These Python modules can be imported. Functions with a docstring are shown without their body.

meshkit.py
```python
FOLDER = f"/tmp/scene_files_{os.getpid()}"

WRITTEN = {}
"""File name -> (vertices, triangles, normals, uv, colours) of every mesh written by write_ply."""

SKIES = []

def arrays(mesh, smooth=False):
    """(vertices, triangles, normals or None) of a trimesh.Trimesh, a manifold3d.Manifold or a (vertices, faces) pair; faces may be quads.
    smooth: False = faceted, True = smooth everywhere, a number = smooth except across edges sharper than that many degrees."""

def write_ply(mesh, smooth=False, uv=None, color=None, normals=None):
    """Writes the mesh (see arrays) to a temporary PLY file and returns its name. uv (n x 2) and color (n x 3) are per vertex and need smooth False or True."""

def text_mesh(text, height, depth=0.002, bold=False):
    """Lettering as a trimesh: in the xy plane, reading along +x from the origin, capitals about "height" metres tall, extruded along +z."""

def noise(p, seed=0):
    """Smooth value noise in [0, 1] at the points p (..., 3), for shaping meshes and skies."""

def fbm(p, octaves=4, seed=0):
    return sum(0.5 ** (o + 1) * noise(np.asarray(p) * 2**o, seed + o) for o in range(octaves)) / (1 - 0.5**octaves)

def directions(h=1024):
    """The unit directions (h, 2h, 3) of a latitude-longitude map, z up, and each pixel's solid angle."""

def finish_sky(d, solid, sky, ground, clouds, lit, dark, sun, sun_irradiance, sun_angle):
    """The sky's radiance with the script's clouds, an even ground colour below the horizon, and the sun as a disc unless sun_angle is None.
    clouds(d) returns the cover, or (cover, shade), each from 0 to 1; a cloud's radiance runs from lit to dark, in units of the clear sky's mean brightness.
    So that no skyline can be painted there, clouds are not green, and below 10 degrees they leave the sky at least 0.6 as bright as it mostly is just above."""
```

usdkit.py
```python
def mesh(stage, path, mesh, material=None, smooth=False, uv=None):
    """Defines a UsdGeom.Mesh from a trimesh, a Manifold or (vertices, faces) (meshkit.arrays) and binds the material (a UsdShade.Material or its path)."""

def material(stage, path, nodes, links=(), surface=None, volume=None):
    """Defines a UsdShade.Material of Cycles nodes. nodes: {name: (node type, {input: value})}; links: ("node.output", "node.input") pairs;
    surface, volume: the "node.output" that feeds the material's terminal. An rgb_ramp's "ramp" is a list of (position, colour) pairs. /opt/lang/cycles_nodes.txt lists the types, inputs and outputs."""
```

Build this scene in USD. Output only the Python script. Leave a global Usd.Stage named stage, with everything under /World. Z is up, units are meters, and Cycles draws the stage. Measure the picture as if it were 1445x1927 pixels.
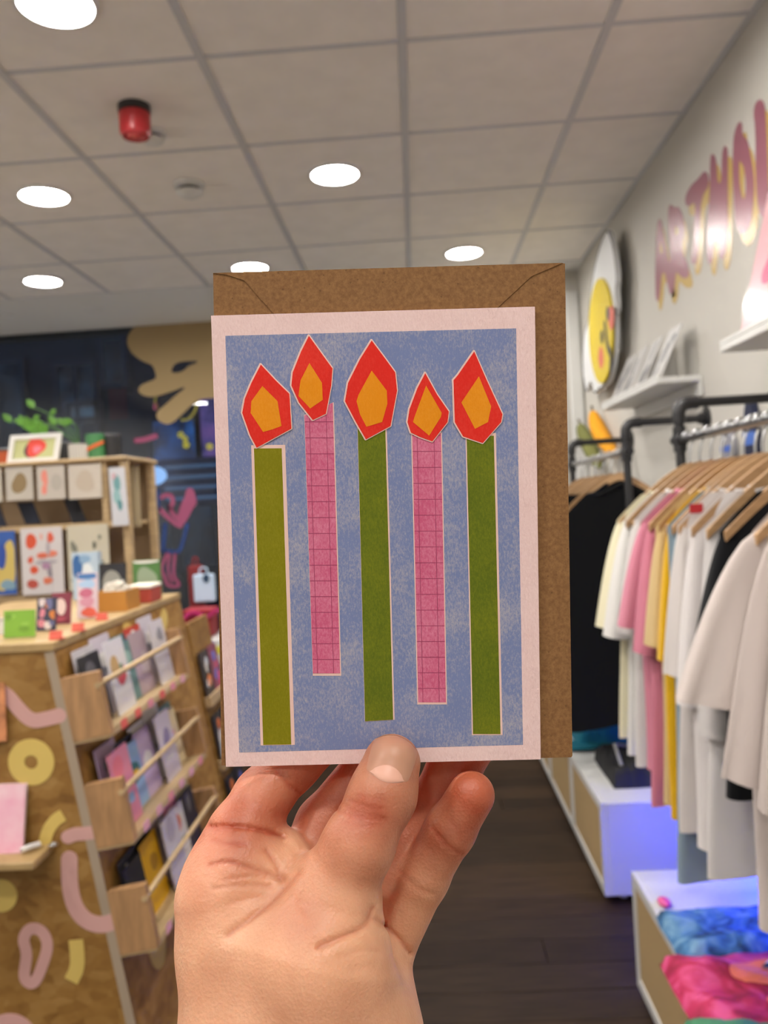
import math, random
import numpy as np, trimesh, usdkit
from meshkit import noise, fbm
from shapely.geometry import Polygon, LineString, Point, box as sbox
from shapely import affinity
from shapely.ops import unary_union
from pxr import Usd, UsdGeom, Gf, Sdf, UsdLux, UsdShade, Vt

stage = Usd.Stage.CreateInMemory()
UsdGeom.SetStageUpAxis(stage, UsdGeom.Tokens.z); UsdGeom.SetStageMetersPerUnit(stage, 1.0)
UsdGeom.Xform.Define(stage, '/World'); UsdGeom.Scope.Define(stage, '/World/Looks')
rng = random.Random(7)

# ------------------------------------------------------------------ camera
FPX, CX, CY, ZC = 1540., 722.5, 963.5, 1.4
_y = np.array([(784-CX)/FPX, (942-CY)/FPX, 1]); _y /= np.linalg.norm(_y)
_x = np.array([1, -.0577, -(_y[0]-.0577*_y[1])/_y[2]]); _x /= np.linalg.norm(_x)
_z = np.cross(_x, _y)
ROT = np.stack([_x, _y, _z])                      # camera (right, down, forward) -> world
CAM = np.array([0, 0, ZC])
cam = UsdGeom.Camera.Define(stage, '/World/Camera')
r_, u_, b_ = ROT @ [1, 0, 0], ROT @ [0, -1, 0], ROT @ [0, 0, -1]
cam.AddTransformOp().Set(Gf.Matrix4d(*r_, 0, *u_, 0, *b_, 0, *CAM, 1))
HA = 36.0
cam.CreateHorizontalApertureAttr(HA); cam.CreateVerticalApertureAttr(HA*1927/1445)
cam.CreateFocalLengthAttr(HA*FPX/1445); cam.CreateClippingRangeAttr(Gf.Vec2f(.01, 100))
cam.CreateFStopAttr(22.0); cam.CreateFocusDistanceAttr(.265)
EXPOSURE = 0.0
cam.CreateExposureAttr(EXPOSURE)

def ray(px, py): return ROT @ np.array([(px-CX)/FPX, (py-CY)/FPX, 1.])
def PY(px, py, y): d = ray(px, py); return CAM + d*(y/d[1])
def PX(px, py, x): d = ray(px, py); return CAM + d*(x/d[0])
def PZ(px, py, z): d = ray(px, py); return CAM + d*((z-ZC)/d[2])
def PD(px, py, d): return CAM + ROT @ np.array([(px-CX)/FPX*d, (py-CY)/FPX*d, d])

# ------------------------------------------------------------------ sky (dusk)
def lin(c):
    if isinstance(c, str):
        c = [int(c[i:i+2], 16)/255 for i in (1, 3, 5)]
        return tuple(v/12.92 if v <= .04045 else ((v+.055)/1.055)**2.4 for v in c)
    return tuple(c)
dome = UsdLux.DomeLight.Define(stage, '/World/Sky')
dome.CreateColorAttr(Gf.Vec3f(.03, .055, .115)); dome.CreateIntensityAttr(1.0)
LAMP = 180.0         # radiance of the downlight diffusers
BLUE = 135.0          # radiance of the blue led tube

# ------------------------------------------------------------------ materials
MATS = {}
def pm(name, color, rough=.6, metal=0, spec=.5, var=0, vscale=30, vcol=None, bump=0, bscale=200, stretch=None, **kw):
    """a principled material, with optional noise variation and bump"""
    if name in MATS: return MATS[name]
    col = lin(color)
    n = {'p': ('principled_bsdf', dict(base_color=col, roughness=rough, metallic=metal, specular_ior_level=spec, **kw))}
    l = []
    if var or bump:
        n['tc'] = ('texture_coordinate', {}); src = 'tc.object'
        if stretch:
            n['mp'] = ('mapping', {'scale': stretch}); l.append(('tc.object', 'mp.vector')); src = 'mp.vector'
    if var:
        c2 = lin(vcol) if vcol else tuple(v*(1-var) for v in col)
        n['nz'] = ('noise_texture', {'scale': vscale, 'detail': 4, 'roughness': .6})
        n['rp'] = ('rgb_ramp', {'ramp': [(.35, c2), (.65, col)]})
        l += [(src, 'nz.vector'), ('nz.fac', 'rp.fac'), ('rp.color', 'p.base_color')]
    if bump:
        n['nb'] = ('noise_texture', {'scale': bscale, 'detail': 3})
        n['bp'] = ('bump', {'strength': bump, 'distance': .002})
        l += [(src, 'nb.vector'), ('nb.fac', 'bp.height'), ('bp.normal', 'p.normal')]
    MATS[name] = usdkit.material(stage, '/World/Looks/'+name, n, l, surface='p.BSDF')
    return MATS[name]
def em(name, color, strength):
    if name not in MATS:
        MATS[name] = usdkit.material(stage, '/World/Looks/'+name, {'e': ('emission', {'color': lin(color), 'strength': strength})}, [], surface='e.emission')
    return MATS[name]
def cm(hexcol, rough=.6, **kw): return pm('col_'+hexcol[1:]+'_%d' % int(rough*100), hexcol, rough, **kw)

# ------------------------------------------------------------------ object helpers
COUNT = {}
def numbered(parent, name):
    k = (str(parent), name); i = COUNT.get(k, 0); COUNT[k] = i+1
    return name if i == 0 else '%s_%03d' % (name, i)
def settags(p, label=None, cat=None, group=None, kind=None):
    for k, v in (('label', label), ('category', cat), ('group', group), ('kind', kind)):
        if v: p.SetCustomDataByKey(k, v)
class Thing:
    """one top-level object; parts are given in world coordinates and stored relative to the thing's base"""
    def __init__(s, name, label=None, cat=None, group=None, kind=None):
        s.a = (label, cat, group, kind); s.name = name; s.parts = []
    def add(s, name, mesh, mat, smooth=False, label=None, under=None, kind=None, prim=None):
        s.parts.append((name, mesh, mat, smooth, label, under, kind, prim)); return len(s.parts)-1
    def done(s, base=None):
        if base is None:
            lo = np.min([p[1].bounds[0] for p in s.parts], 0); hi = np.max([p[1].bounds[1] for p in s.parts], 0)
            base = np.array([(lo[0]+hi[0])/2, (lo[1]+hi[1])/2, lo[2]])
        base = np.asarray(base, float)
        path = '/World/'+numbered('/World', s.name); s.path = path; paths = []; s.base = base
        single = len(s.parts) == 1
        if not single:
            x = UsdGeom.Xform.Define(stage, path); x.AddTranslateOp().Set(Gf.Vec3d(*base)); settags(x.GetPrim(), *s.a)
        for (name, mesh, mat, smooth, label, under, kind, prim) in s.parts:
            m = mesh.copy(); m.apply_translation(-base)
            if single: pp = path
            else:
                par = path if under is None else paths[under]
                pp = par+'/'+numbered(par, name)
            g = usdkit.mesh(stage, pp, m, mat, smooth); paths.append(pp)
            if prim is not None:
                UsdGeom.PrimvarsAPI(g).CreatePrimvar(prim[0], Sdf.ValueTypeNames.FloatArray, 'vertex').Set(Vt.FloatArray.FromNumpy(np.asarray(prim[1], np.float32)))
            if single:
                g.AddTranslateOp().Set(Gf.Vec3d(*base)); settags(g.GetPrim(), *s.a)
            else: settags(g.GetPrim(), label, None, None, kind)
        return s
    def copy(s, loc, label=None, rotz=0):
        """an instance of this thing at loc (base position)"""
        path = '/World/'+numbered('/World', s.name)
        x = UsdGeom.Xform.Define(stage, path); x.AddTranslateOp().Set(Gf.Vec3d(*map(float, loc)))
        p = x.GetPrim()
        inner = UsdGeom.Xformable(stage.GetPrimAtPath(s.path))
        p.GetReferences().AddInternalReference(s.path); p.SetInstanceable(True)
        if rotz: x.AddRotateZOp().Set(rotz)
        settags(p, label or s.a[0], *s.a[1:])
        return p
def solo(name, mesh, mat, label, cat, group=None, smooth=False, kind=None):
    t = Thing(name, label, cat, group, kind); t.add(name, mesh, mat, smooth); return t.done()
def struct(name, mesh, mat, label, cat, smooth=False): return solo(name, mesh, mat, label, cat, None, smooth, 'structure')

# ------------------------------------------------------------------ shape helpers
cat_ = trimesh.util.concatenate
def box(lo, hi):
    lo, hi = np.minimum(lo, hi), np.maximum(lo, hi)
    m = trimesh.creation.box(extents=hi-lo); m.apply_translation((np.asarray(lo)+hi)/2); return m
def cbox(lo, hi, c=.004):
    lo, hi = np.minimum(lo, hi).astype(float), np.maximum(lo, hi).astype(float)
    c = min(c, (hi-lo).min()*.4); v = []
    for i in range(8):
        s = np.array([(i >> k) & 1 for k in range(3)]); p = np.where(s, hi, lo); d = np.where(s, -1, 1)*c
        for k in range(3): q = p + d; q[k] = p[k]; v.append(q)
    return trimesh.Trimesh(np.array(v)).convex_hull
def obox(o, u, v, w):
    """box from a corner and three edge vectors"""
    o, u, v, w = map(lambda a: np.asarray(a, float), (o, u, v, w))
    return trimesh.Trimesh(np.array([o+a*u+b*v+c*w for a in (0, 1) for b in (0, 1) for c in (0, 1)])).convex_hull
def tube(path, r, n=10, caps=True):
    path = np.asarray(path, float); m = len(path); rr = np.broadcast_to(r, (m,))
    t = np.gradient(path, axis=0); t /= np.linalg.norm(t, axis=1, keepdims=True)
    ref = np.array([0, 0, 1.]) if abs(t[0][2]) < .8 else np.array([1., 0, 0]); V = []
    a = np.cross(t[0], ref); a /= np.linalg.norm(a)
    for i in range(m):
        a = a - t[i]*a.dot(t[i]); a /= np.linalg.norm(a); b = np.cross(t[i], a)
        th = np.arange(n)*2*np.pi/n
        V.append(path[i]+rr[i]*(np.cos(th)[:, None]*a+np.sin(th)[:, None]*b))
    return skin(V, caps)
def skin(rings, caps=True):
    m, n = len(rings), len(rings[0]); V = np.concatenate(rings); F = []
    for i in range(m-1):
        for j in range(n):
            p, q = i*n+j, i*n+(j+1) % n
            F += [[p, q, q+n], [p, q+n, p+n]]
    if caps:
        V = np.vstack([V, rings[0].mean(0), rings[-1].mean(0)]); c0 = m*n
        for j in range(n):
            F += [[c0, (j+1) % n, j], [c0+1, (m-1)*n+j, (m-1)*n+(j+1) % n]]
    t = trimesh.Trimesh(V, F, process=False); 
    if caps: trimesh.repair.fix_normals(t)
    return t
def arcpath(pts, rad=.02, k=6):
    """polyline with rounded corners"""
    pts = [np.asarray(p, float) for p in pts]; out = [pts[0]]
    for i in range(1, len(pts)-1):
        a, b, c = pts[i-1], pts[i], pts[i+1]
        p, q = b+(a-b)/np.linalg.norm(a-b)*rad, b+(c-b)/np.linalg.norm(c-b)*rad
        out += [(1-t)**2*p+2*t*(1-t)*b+t*t*q for t in np.linspace(0, 1, k)]
    return np.array(out+[pts[-1]])
def lathe(profile, o, n=32, axis=2):
    m = trimesh.creation.revolve(np.array(profile, float), sections=n)
    m.apply_translation(o); return m
def ell(c, r, sub=2):
    m = trimesh.creation.icosphere(subdivisions=sub); m.apply_scale(r); m.apply_translation(c); return m
def ex(poly, t, o, u, v):
    """shapely polygon extruded by t along u x v, from origin o"""
    u, v, o = (np.asarray(a, float) for a in (u, v, o)); n = np.cross(u, v); n /= np.linalg.norm(n)
    ms = []
    for g in getattr(poly, 'geoms', [poly]):
        if g.is_empty or g.area < 1e-12: continue
        m = trimesh.creation.extrude_polygon(g, t, engine='earcut')
        m.vertices = o + m.vertices[:, :1]*u + m.vertices[:, 1:2]*v + m.vertices[:, 2:]*n
        ms.append(m)
    return cat_(ms) if len(ms) > 1 else ms[0]
def wig(n, c, r0, r1, seed, ph=0):
    """wobbly closed blob"""
    th = np.linspace(0, 2*np.pi, n, endpoint=False); g = random.Random(seed)
    a = [g.uniform(-1, 1) for _ in range(6)]
    f = 1+.12*(a[0]*np.cos(2*th+a[1]*3)+a[2]*np.cos(3*th+a[3]*3))
    return Polygon(np.c_[c[0]+r0*f*np.cos(th), c[1]+r1*f*np.sin(th)]).buffer(0)
def smoothpoly(p, d=None):
    pts = np.array(p, float)
    for _ in range(2):
        a = .75*pts+.25*np.roll(pts, -1, 0); b = .25*pts+.75*np.roll(pts, -1, 0)
        pts = np.stack([a, b], 1).reshape(-1, 2)
    return Polygon(pts).buffer(0)
def smoothline(p):
    pts = np.array(p, float)
    for _ in range(3):
        a = .75*pts[:-1]+.25*pts[1:]; b = .25*pts[:-1]+.75*pts[1:]
        pts = np.vstack([pts[:1], np.stack([a, b], 1).reshape(-1, 2), pts[-1:]])
    return LineString(pts)
X, Y, Z = np.eye(3)

# colours of the card, envelope and skin
C_CARD, C_CARD2 = '#e0c0bc', '#e8ccc8'
C_BLUE, C_BLUE2 = '#7480a8', '#aea8ac'
C_G1, C_G1b, C_G2, C_G2b = '#7a7606', '#8e8820', '#586614', '#7c8018'
C_PK, C_PKb = '#c4587a', '#d98aa2'
C_RED, C_REDb, C_OR, C_ORb = '#d8281e', '#e04838', '#e08a10', '#e89a30'
C_LINE, C_GRID = '#e4c0b4', '#9c3a5e'
C_KR, C_KR2 = '#906a42', '#74502e'
C_SKIN, C_SKINR = (.65, .345, .205), (.36, .088, .040)  # second skin tone: flushed skin, with some finger and thumb shade mixed in
C_NAIL, C_MOON = (.50, .225, .14), (.60, .32, .235)
# ================================================================== the room
H, XR, XL, YB, YF = 2.736, 1.044, -3.4, 5.66, -2.6
m_tile = pm('tile', (.87, .83, .79), .9, spec=.1, bump=.25, bscale=260, var=.06, vscale=8)
m_bar = pm('bar', (.56, .56, .58), .5)
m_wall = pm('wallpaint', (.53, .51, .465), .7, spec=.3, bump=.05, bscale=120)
m_white = pm('whitepaint', (.68, .68, .66), .45)
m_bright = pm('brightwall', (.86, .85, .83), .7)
m_plaster = pm('plaster', (.75, .74, .72), .8)
XG = [.035+.5935*k for k in range(-6, 2)]; YG = [2.395+.6*k for k in range(-9, 6)]
ceil = Thing('ceiling', 'suspended ceiling of square mineral tiles in a grey metal grid', 'ceiling', kind='structure')
ceil.add('slab', box((XL-.1, YF-.1, H+.03), (1.3, YB+.2, H+.12)), m_plaster)
xs = [XL]+[x for x in XG if x > XL+.05 and x < XR-.05]+[XR]; ys = [YF]+[y for y in YG if YF+.05 < y < 5.3]
for i in range(len(xs)-1):
    for j in range(len(ys)-1):
        ceil.add('ceiling_tile', cbox((xs[i]+.003, ys[j]+.003, H), (xs[i+1]-.003, ys[j+1]-.003, H+.016), .003), m_tile)
ceil.add('plaster_strip', box((XL, ys[-1], H-.006), (XR, YB+.1, H+.02)), m_plaster)
for x in xs[1:-1]: ceil.add('ceiling_bar', cbox((x-.0125, YF, H-.005), (x+.0125, ys[-1], H+.03), .001), m_bar)
for y in ys[1:]:
    for i in range(len(xs)-1): ceil.add('cross_bar', cbox((xs[i]+.0125, y-.009, H-.004), (xs[i+1]-.0125, y+.009, H+.03), .001), m_bar)
ceil.add('edge_trim', cbox((XR-.02, YF, H-.006), (XR, ys[-1], H+.02), .001), m_bar)
ceil.done((0, 0, H))

fl = Thing('floor', 'dark brown wooden plank floor, scuffed to a dull sheen', 'floor', kind='structure')
fl.add('subfloor', box((XL-.1, YF-.1, -.05), (1.3, YB+.2, -.012)), pm('sub', (.02, .012, .008), .9))
wood = [pm('plank%d' % i, c, .55, spec=.16, var=.5, vscale=6, stretch=(1, 14, 1), bump=.25, bscale=18) for i, c in enumerate([(.040, .022, .012), (.030, .017, .010), (.050, .028, .015), (.036, .021, .012)])]
y = -.8; k = 0
fl.add('rear_boards', box((XL, YF, -.012), (XR, y, 0)), wood[1])
while y < YB:
    w = .135; x = XL-rng.uniform(0, 1.2)
    while x < XR:
        x2 = x+1.3
        lo, hi = max(x, XL), min(x2, XR)
        if hi-lo > .05: fl.add('plank', cbox((lo+.001, y+.0012, -.012), (hi-.001, min(y+w, YB)-.0012, rng.uniform(-.001, 0)), .0015), wood[rng.randrange(4)])
        x = x2
    y += w
fl.done((0, 0, 0))
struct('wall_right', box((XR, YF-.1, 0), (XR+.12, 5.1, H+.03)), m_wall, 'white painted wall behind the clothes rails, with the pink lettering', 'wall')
struct('wall_left', box((XL-.1, YF-.1, 0), (XL, YB+.2, H+.03)), m_bright, 'plain white side wall on the left of the shop', 'wall')
struct('wall_rear', box((XL, YF-.1, 0), (XR, YF, H+.03)), m_bright, 'plain white wall at the rear of the shop', 'wall')
bw = Thing('wall_back', 'short white wall beside the shop window, in the right corner', 'wall', kind='structure')
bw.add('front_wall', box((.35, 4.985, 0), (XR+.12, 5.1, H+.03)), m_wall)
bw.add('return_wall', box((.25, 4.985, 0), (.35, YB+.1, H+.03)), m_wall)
bw.done()
tr = PY(1085, 700, 4.98)
struct('trim_1', cbox((tr[0]-.045, 4.962, 0), (tr[0]+.03, 4.985, 2.6), .006), m_white, 'white painted upright trim board near the right corner', 'trim')
struct('baseboard_right', cbox((XR-.014, YF, 0), (XR, 4.985, .1), .004), m_white, 'white skirting board along the right wall', 'baseboard')
# shop window
win = Thing('window_1', 'wide dark shop window looking onto the street at dusk', 'window', kind='structure')
m_fr = pm('winframe', (.03, .035, .045), .4)
WL, WR, WB = XL, .25, .55
for a, b in (((WL, YB+.018, WB), (WR, YB+.07, WB+.05)), ((WL, YB+.018, H-.05), (WR, YB+.07, H-.006)), ((WL, YB+.018, WB+.05), (WL+.05, YB+.07, H-.05)), ((WR-.05, YB+.018, WB+.05), (WR, YB+.07, H-.05)), ((-.35, YB+.018, WB+.05), (-.30, YB+.07, H-.05))):
    win.add('frame_bar', cbox(a, b, .006), m_fr)
MATS['pane'] = usdkit.material(stage, '/World/Looks/pane', {'t': ('transparent_bsdf', {'color': (.75, .8, .85)}), 'g': ('glossy_bsdf', {'color': (1, 1, 1), 'roughness': .01}), 'f': ('fresnel', {'IOR': 1.5}), 'm': ('mix_closure', {})},
    [('f.fac', 'm.fac'), ('t.BSDF', 'm.closure1'), ('g.BSDF', 'm.closure2')], surface='m.closure')
for a, b in ((WL, -.326), (-.324, WR)): win.add('pane', box((a, YB+.01, WB), (b, YB+.016, H-.006)), MATS['pane'])
win.done()
struct('wall_window', box((WL, YB-.03, 0), (WR, YB+.1, WB)), m_wall, 'low white wall under the shop window', 'wall')

# ---- downlights
def downlight(x, y, r, label, grp):
    t = Thing('ceiling_downlight', label, 'ceiling light', grp)
    t.add('trim_ring', lathe([(r*.97, -.004), (r*1.0, -.012), (r*1.10, -.010), (r*1.14, 0), (r*.97, 0), (r*.97, -.004)], (x, y, H)), pm('lampring', (.7, .7, .7), .35), 40)
    t.add('diffuser', lathe([(0, -.004), (r*.97, -.004), (r*.97, -.002), (0, -.002), (0, -.004)], (x, y, H)), em('diffuser', (1, .955, .90), LAMP), label='glowing white diffuser')
    return t.done((x, y, H))
big = downlight(-.853, 2.09, .094, 'large round downlight cut by the top left edge of the photo', None)
for x, y, l in ((-1.445, 3.3, 'round lit downlight at far left, level with the smoke detector'), (-.253, 3.3, 'round lit downlight in the middle of the ceiling, above the brown envelope'),
    (-.84, 4.48, 'round lit downlight peeping over the left end of the envelope'), (-1.99, 4.46, 'round lit downlight at far left, the smaller one below its neighbour'),
    (.334, 4.48, 'round lit downlight just above the right end of the envelope'), (.334, 2.1, 'downlight just above the top edge of the photo, right of centre')): big.copy((x, y, H), l)
for x, y in ((-1.445, .9), (-.253, .9), (-.853, -.3), (.334, -.3), (-1.445, -1.5), (-.253, -1.5), (-2.55, 1.5), (-2.55, .2), (-2.6, 2.9)): big.copy((x, y, H), 'round downlight behind or beside the camera, out of the photo').SetCustomDataByKey('group', 'downlights outside the photo')
sm = downlight(-1.99, 5.136, .052, 'small spotlight over the shop window, middle one of the three', None)
sm.copy((-2.551, 5.135, H), 'small spotlight over the shop window, leftmost at the photo edge')
sm.copy((-1.405, 5.147, H), 'small spotlight over the shop window, nearest the envelope')
# ---- alarm beacon and detectors
t = Thing('alarm_beacon', 'red cylindrical fire alarm beacon under the ceiling', 'fire alarm')
bx, by = -.845, 2.65
t.add('base', lathe([(0, 0), (.052, 0), (.052, -.022), (.045, -.026), (0, -.026), (0, 0)], (bx, by, H)), pm('blk', (.02, .02, .022), .4), 40)
t.add('body', lathe([(0, -.026), (.050, -.026), (.050, -.085), (.042, -.10), (.040, -.10), (.036, -.095), (0, -.095), (0, -.026)], (bx, by, H)), pm('alarmred', (.45, .025, .03), .35), 40)
t.add('lens', lathe([(0, -.095), (.034, -.095), (.030, -.105), (.018, -.110), (0, -.111), (0, -.095)], (bx, by, H)), pm('alarmlens', (.55, .06, .06), .12), 40)
t.done((bx, by, H))
def detector(x, y, s, name, label, cat):
    t = Thing(name, label, cat)
    t.add('base', lathe(np.array([(0, 0), (.055, 0), (.055, -.014), (.048, -.018), (0, -.018), (0, 0)])*s, (x, y, H)), m_white, 40)
    t.add('vent_ring', lathe(np.array([(0, -.018), (.036, -.018), (.036, -.030), (0, -.030), (0, -.018)])*s, (x, y, H)), pm('vent', (.06, .06, .06), .6), 40)
    t.add('cap', lathe(np.array([(0, -.030), (.046, -.030), (.047, -.036), (.034, -.048), (0, -.052), (0, -.030)])*s, (x, y, H)), m_white, 40)
    t.done((x, y, H))
detector(-.845, 2.835, .85, 'motion_sensor', 'small white sensor right behind the red alarm beacon', 'sensor')
detector(-.847, 3.3, 1.1, 'smoke_detector', 'white smoke detector with dark vents, alone on its ceiling tile', 'smoke detector')

# ================================================================== right wall
wu, wv = -Y, Z                                     # u x v = -x : out of the wall
def WP(px, py, off=0): p = PX(px, py, XR-off); return (-p[1], p[2])
def wpoly(pts, sm=True):
    q = [WP(*p) for p in pts]
    return smoothpoly(q) if sm else Polygon(q)
z6 = lambda pts: [(1180+a*.2491, 120+b*.2491) for a, b in pts]
letters = [
 ('letter_a', [(245,1160),(228,1230),(218,1450),(214,1700),(222,1790),(240,1800),(255,1700),(262,1590),(288,1570),(300,1640),(325,1720),(345,1660),(320,1500),(290,1350),(262,1190)], [(252,1350),(248,1440),(276,1430),(262,1350)]),
 ('letter_r', [(330,1055),(312,1100),(318,1250),(332,1450),(312,1560),(312,1700),(335,1755),(360,1700),(372,1560),(400,1600),(440,1625),(478,1600),(455,1500),(410,1400),(430,1300),(440,1230),(415,1120),(385,1075),(360,1090)], [(362,1220),(366,1310),(392,1280),(388,1235)]),
 ('letter_t', [(590,800),(540,870),(490,910),(440,1000),(445,1070),(475,1080),(510,1040),(520,1100),(510,1200),(505,1350),(488,1450),(490,1520),(530,1510),(545,1350),(555,1200),(560,1060),(580,980),(620,930),(618,850)], None),
 ('letter_h', [(645,670),(630,720),(630,950),(615,1150),(605,1350),(610,1500),(640,1530),(655,1400),(665,1330),(700,1330),(700,1450),(725,1490),(755,1400),(765,1200),(765,900),(765,640),(740,610),(718,680),(718,900),(685,905),(678,720)], None),
 ('letter_o', [(850,430),(810,520),(800,700),(805,900),(815,1100),(830,1250),(880,1300),(935,1230),(960,1050),(965,850),(935,680),(910,570),(870,530),(872,450)], [(850,720),(850,900),(880,1050),(905,960),(890,780),(860,740)]),
 ('letter_u', [(1000,255),(955,340),(975,500),(975,800),(990,1080),(1020,1170),(1090,1180),(1180,1080),(1190,700),(1180,300),(1140,200),(1110,300),(1110,700),(1105,980),(1085,1010),(1070,900),(1060,500),(1045,300)], None)]
t = Thing('wall_lettering', 'pink dripping capital letters ARTHOU with yellow drop shadow, along the right wall', 'wall sign')
m_lp = pm('letterpink', (.30, .105, .145), .3, spec=.4); m_ly = pm('letteryellow', (.50, .34, .09), .3, spec=.4)
for kk, (n, o, h) in enumerate(letters):
    p = wpoly(z6(o))
    if h: p = p.difference(wpoly(z6(h)))
    sh = affinity.translate(p, .030, -.045)
    i = t.add(n, ex(p, .0014+.0003*(kk % 2), (XR-.0008, 0, 0), wu, wv), m_lp)
    t.add('yellow_shadow', ex(sh.difference(p.buffer(-.003)), .0008, (XR-.0006, 0, 0), wu, wv), m_ly, under=i, label='yellow drop shadow')
t.done()
# fried-egg plaque standing off the wall
off = .055
t = Thing('egg_plaque', 'white cut-out egg plaque with a smiling yellow yolk, on the right wall in the corner', 'wall plaque')
eo = (XR-off, 0, 0); eq = lambda pts, o=.055: [WP(a, b, o) for a, b in pts]
w = smoothpoly(eq([(1151,428),(1158,446),(1164,474),(1170,526),(1166,545),(1170,582),(1161,604),(1161,640),(1158,680),(1152,712),(1142,731),(1134,732),(1129,742),(1122,736),(1120,722),(1116,722),(1114,737),(1107,735),(1103,700),(1102,660),(1106,622),(1115,601),(1117,548),(1130,480),(1142,443)]))
yk = Point(eq([(1140.5, 623)])[0]).buffer(.255, 32)
w = w.union(yk.buffer(.012))
t.add('board', ex(w, .02, eo, wu, wv), pm('plaquewhite', (.66, .67, .68), .4))
t.add('outline', ex(w.difference(w.buffer(-.011)), .0012, (XR-off-.0195, 0, 0), wu, wv), pm('lineblack', (.03, .03, .03), .5))
bz = eq([(1140, 623)])[0]; t.add('batten', cbox((XR-off, -bz[0]-.1, bz[1]-.12), (XR-.001, -bz[0]+.1, bz[1]+.2), .004), m_white)
i = t.add('yolk', ex(yk, .012, (XR-off-.0195, 0, 0), wu, wv), pm('yolk', (.62, .47, .003), .4))
fo = (XR-off-.031, 0, 0); m_ck = pm('cheek', (.62, .14, .10), .5); fq = lambda *p: eq(p, off+.031)
for p in ((1150, 598), (1131, 673)): t.add('cheek', ex(Point(fq(p)[0]).buffer(.055), .0012, fo, wu, wv), m_ck, under=i)
for p in ((1144, 590), (1133, 634)): t.add('eye', ex(affinity.scale(Point(fq(p)[0]).buffer(.034), 1, 1), .0015, fo, wu, wv), MATS['lineblack'], under=i)
t.add('mouth', ex(smoothline(fq((1138.5, 611), (1141, 635), (1145, 658), (1149, 662), (1150, 680), (1149, 694))).buffer(.022), .0015, fo, wu, wv), MATS['lineblack'], under=i)
t.done()
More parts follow.
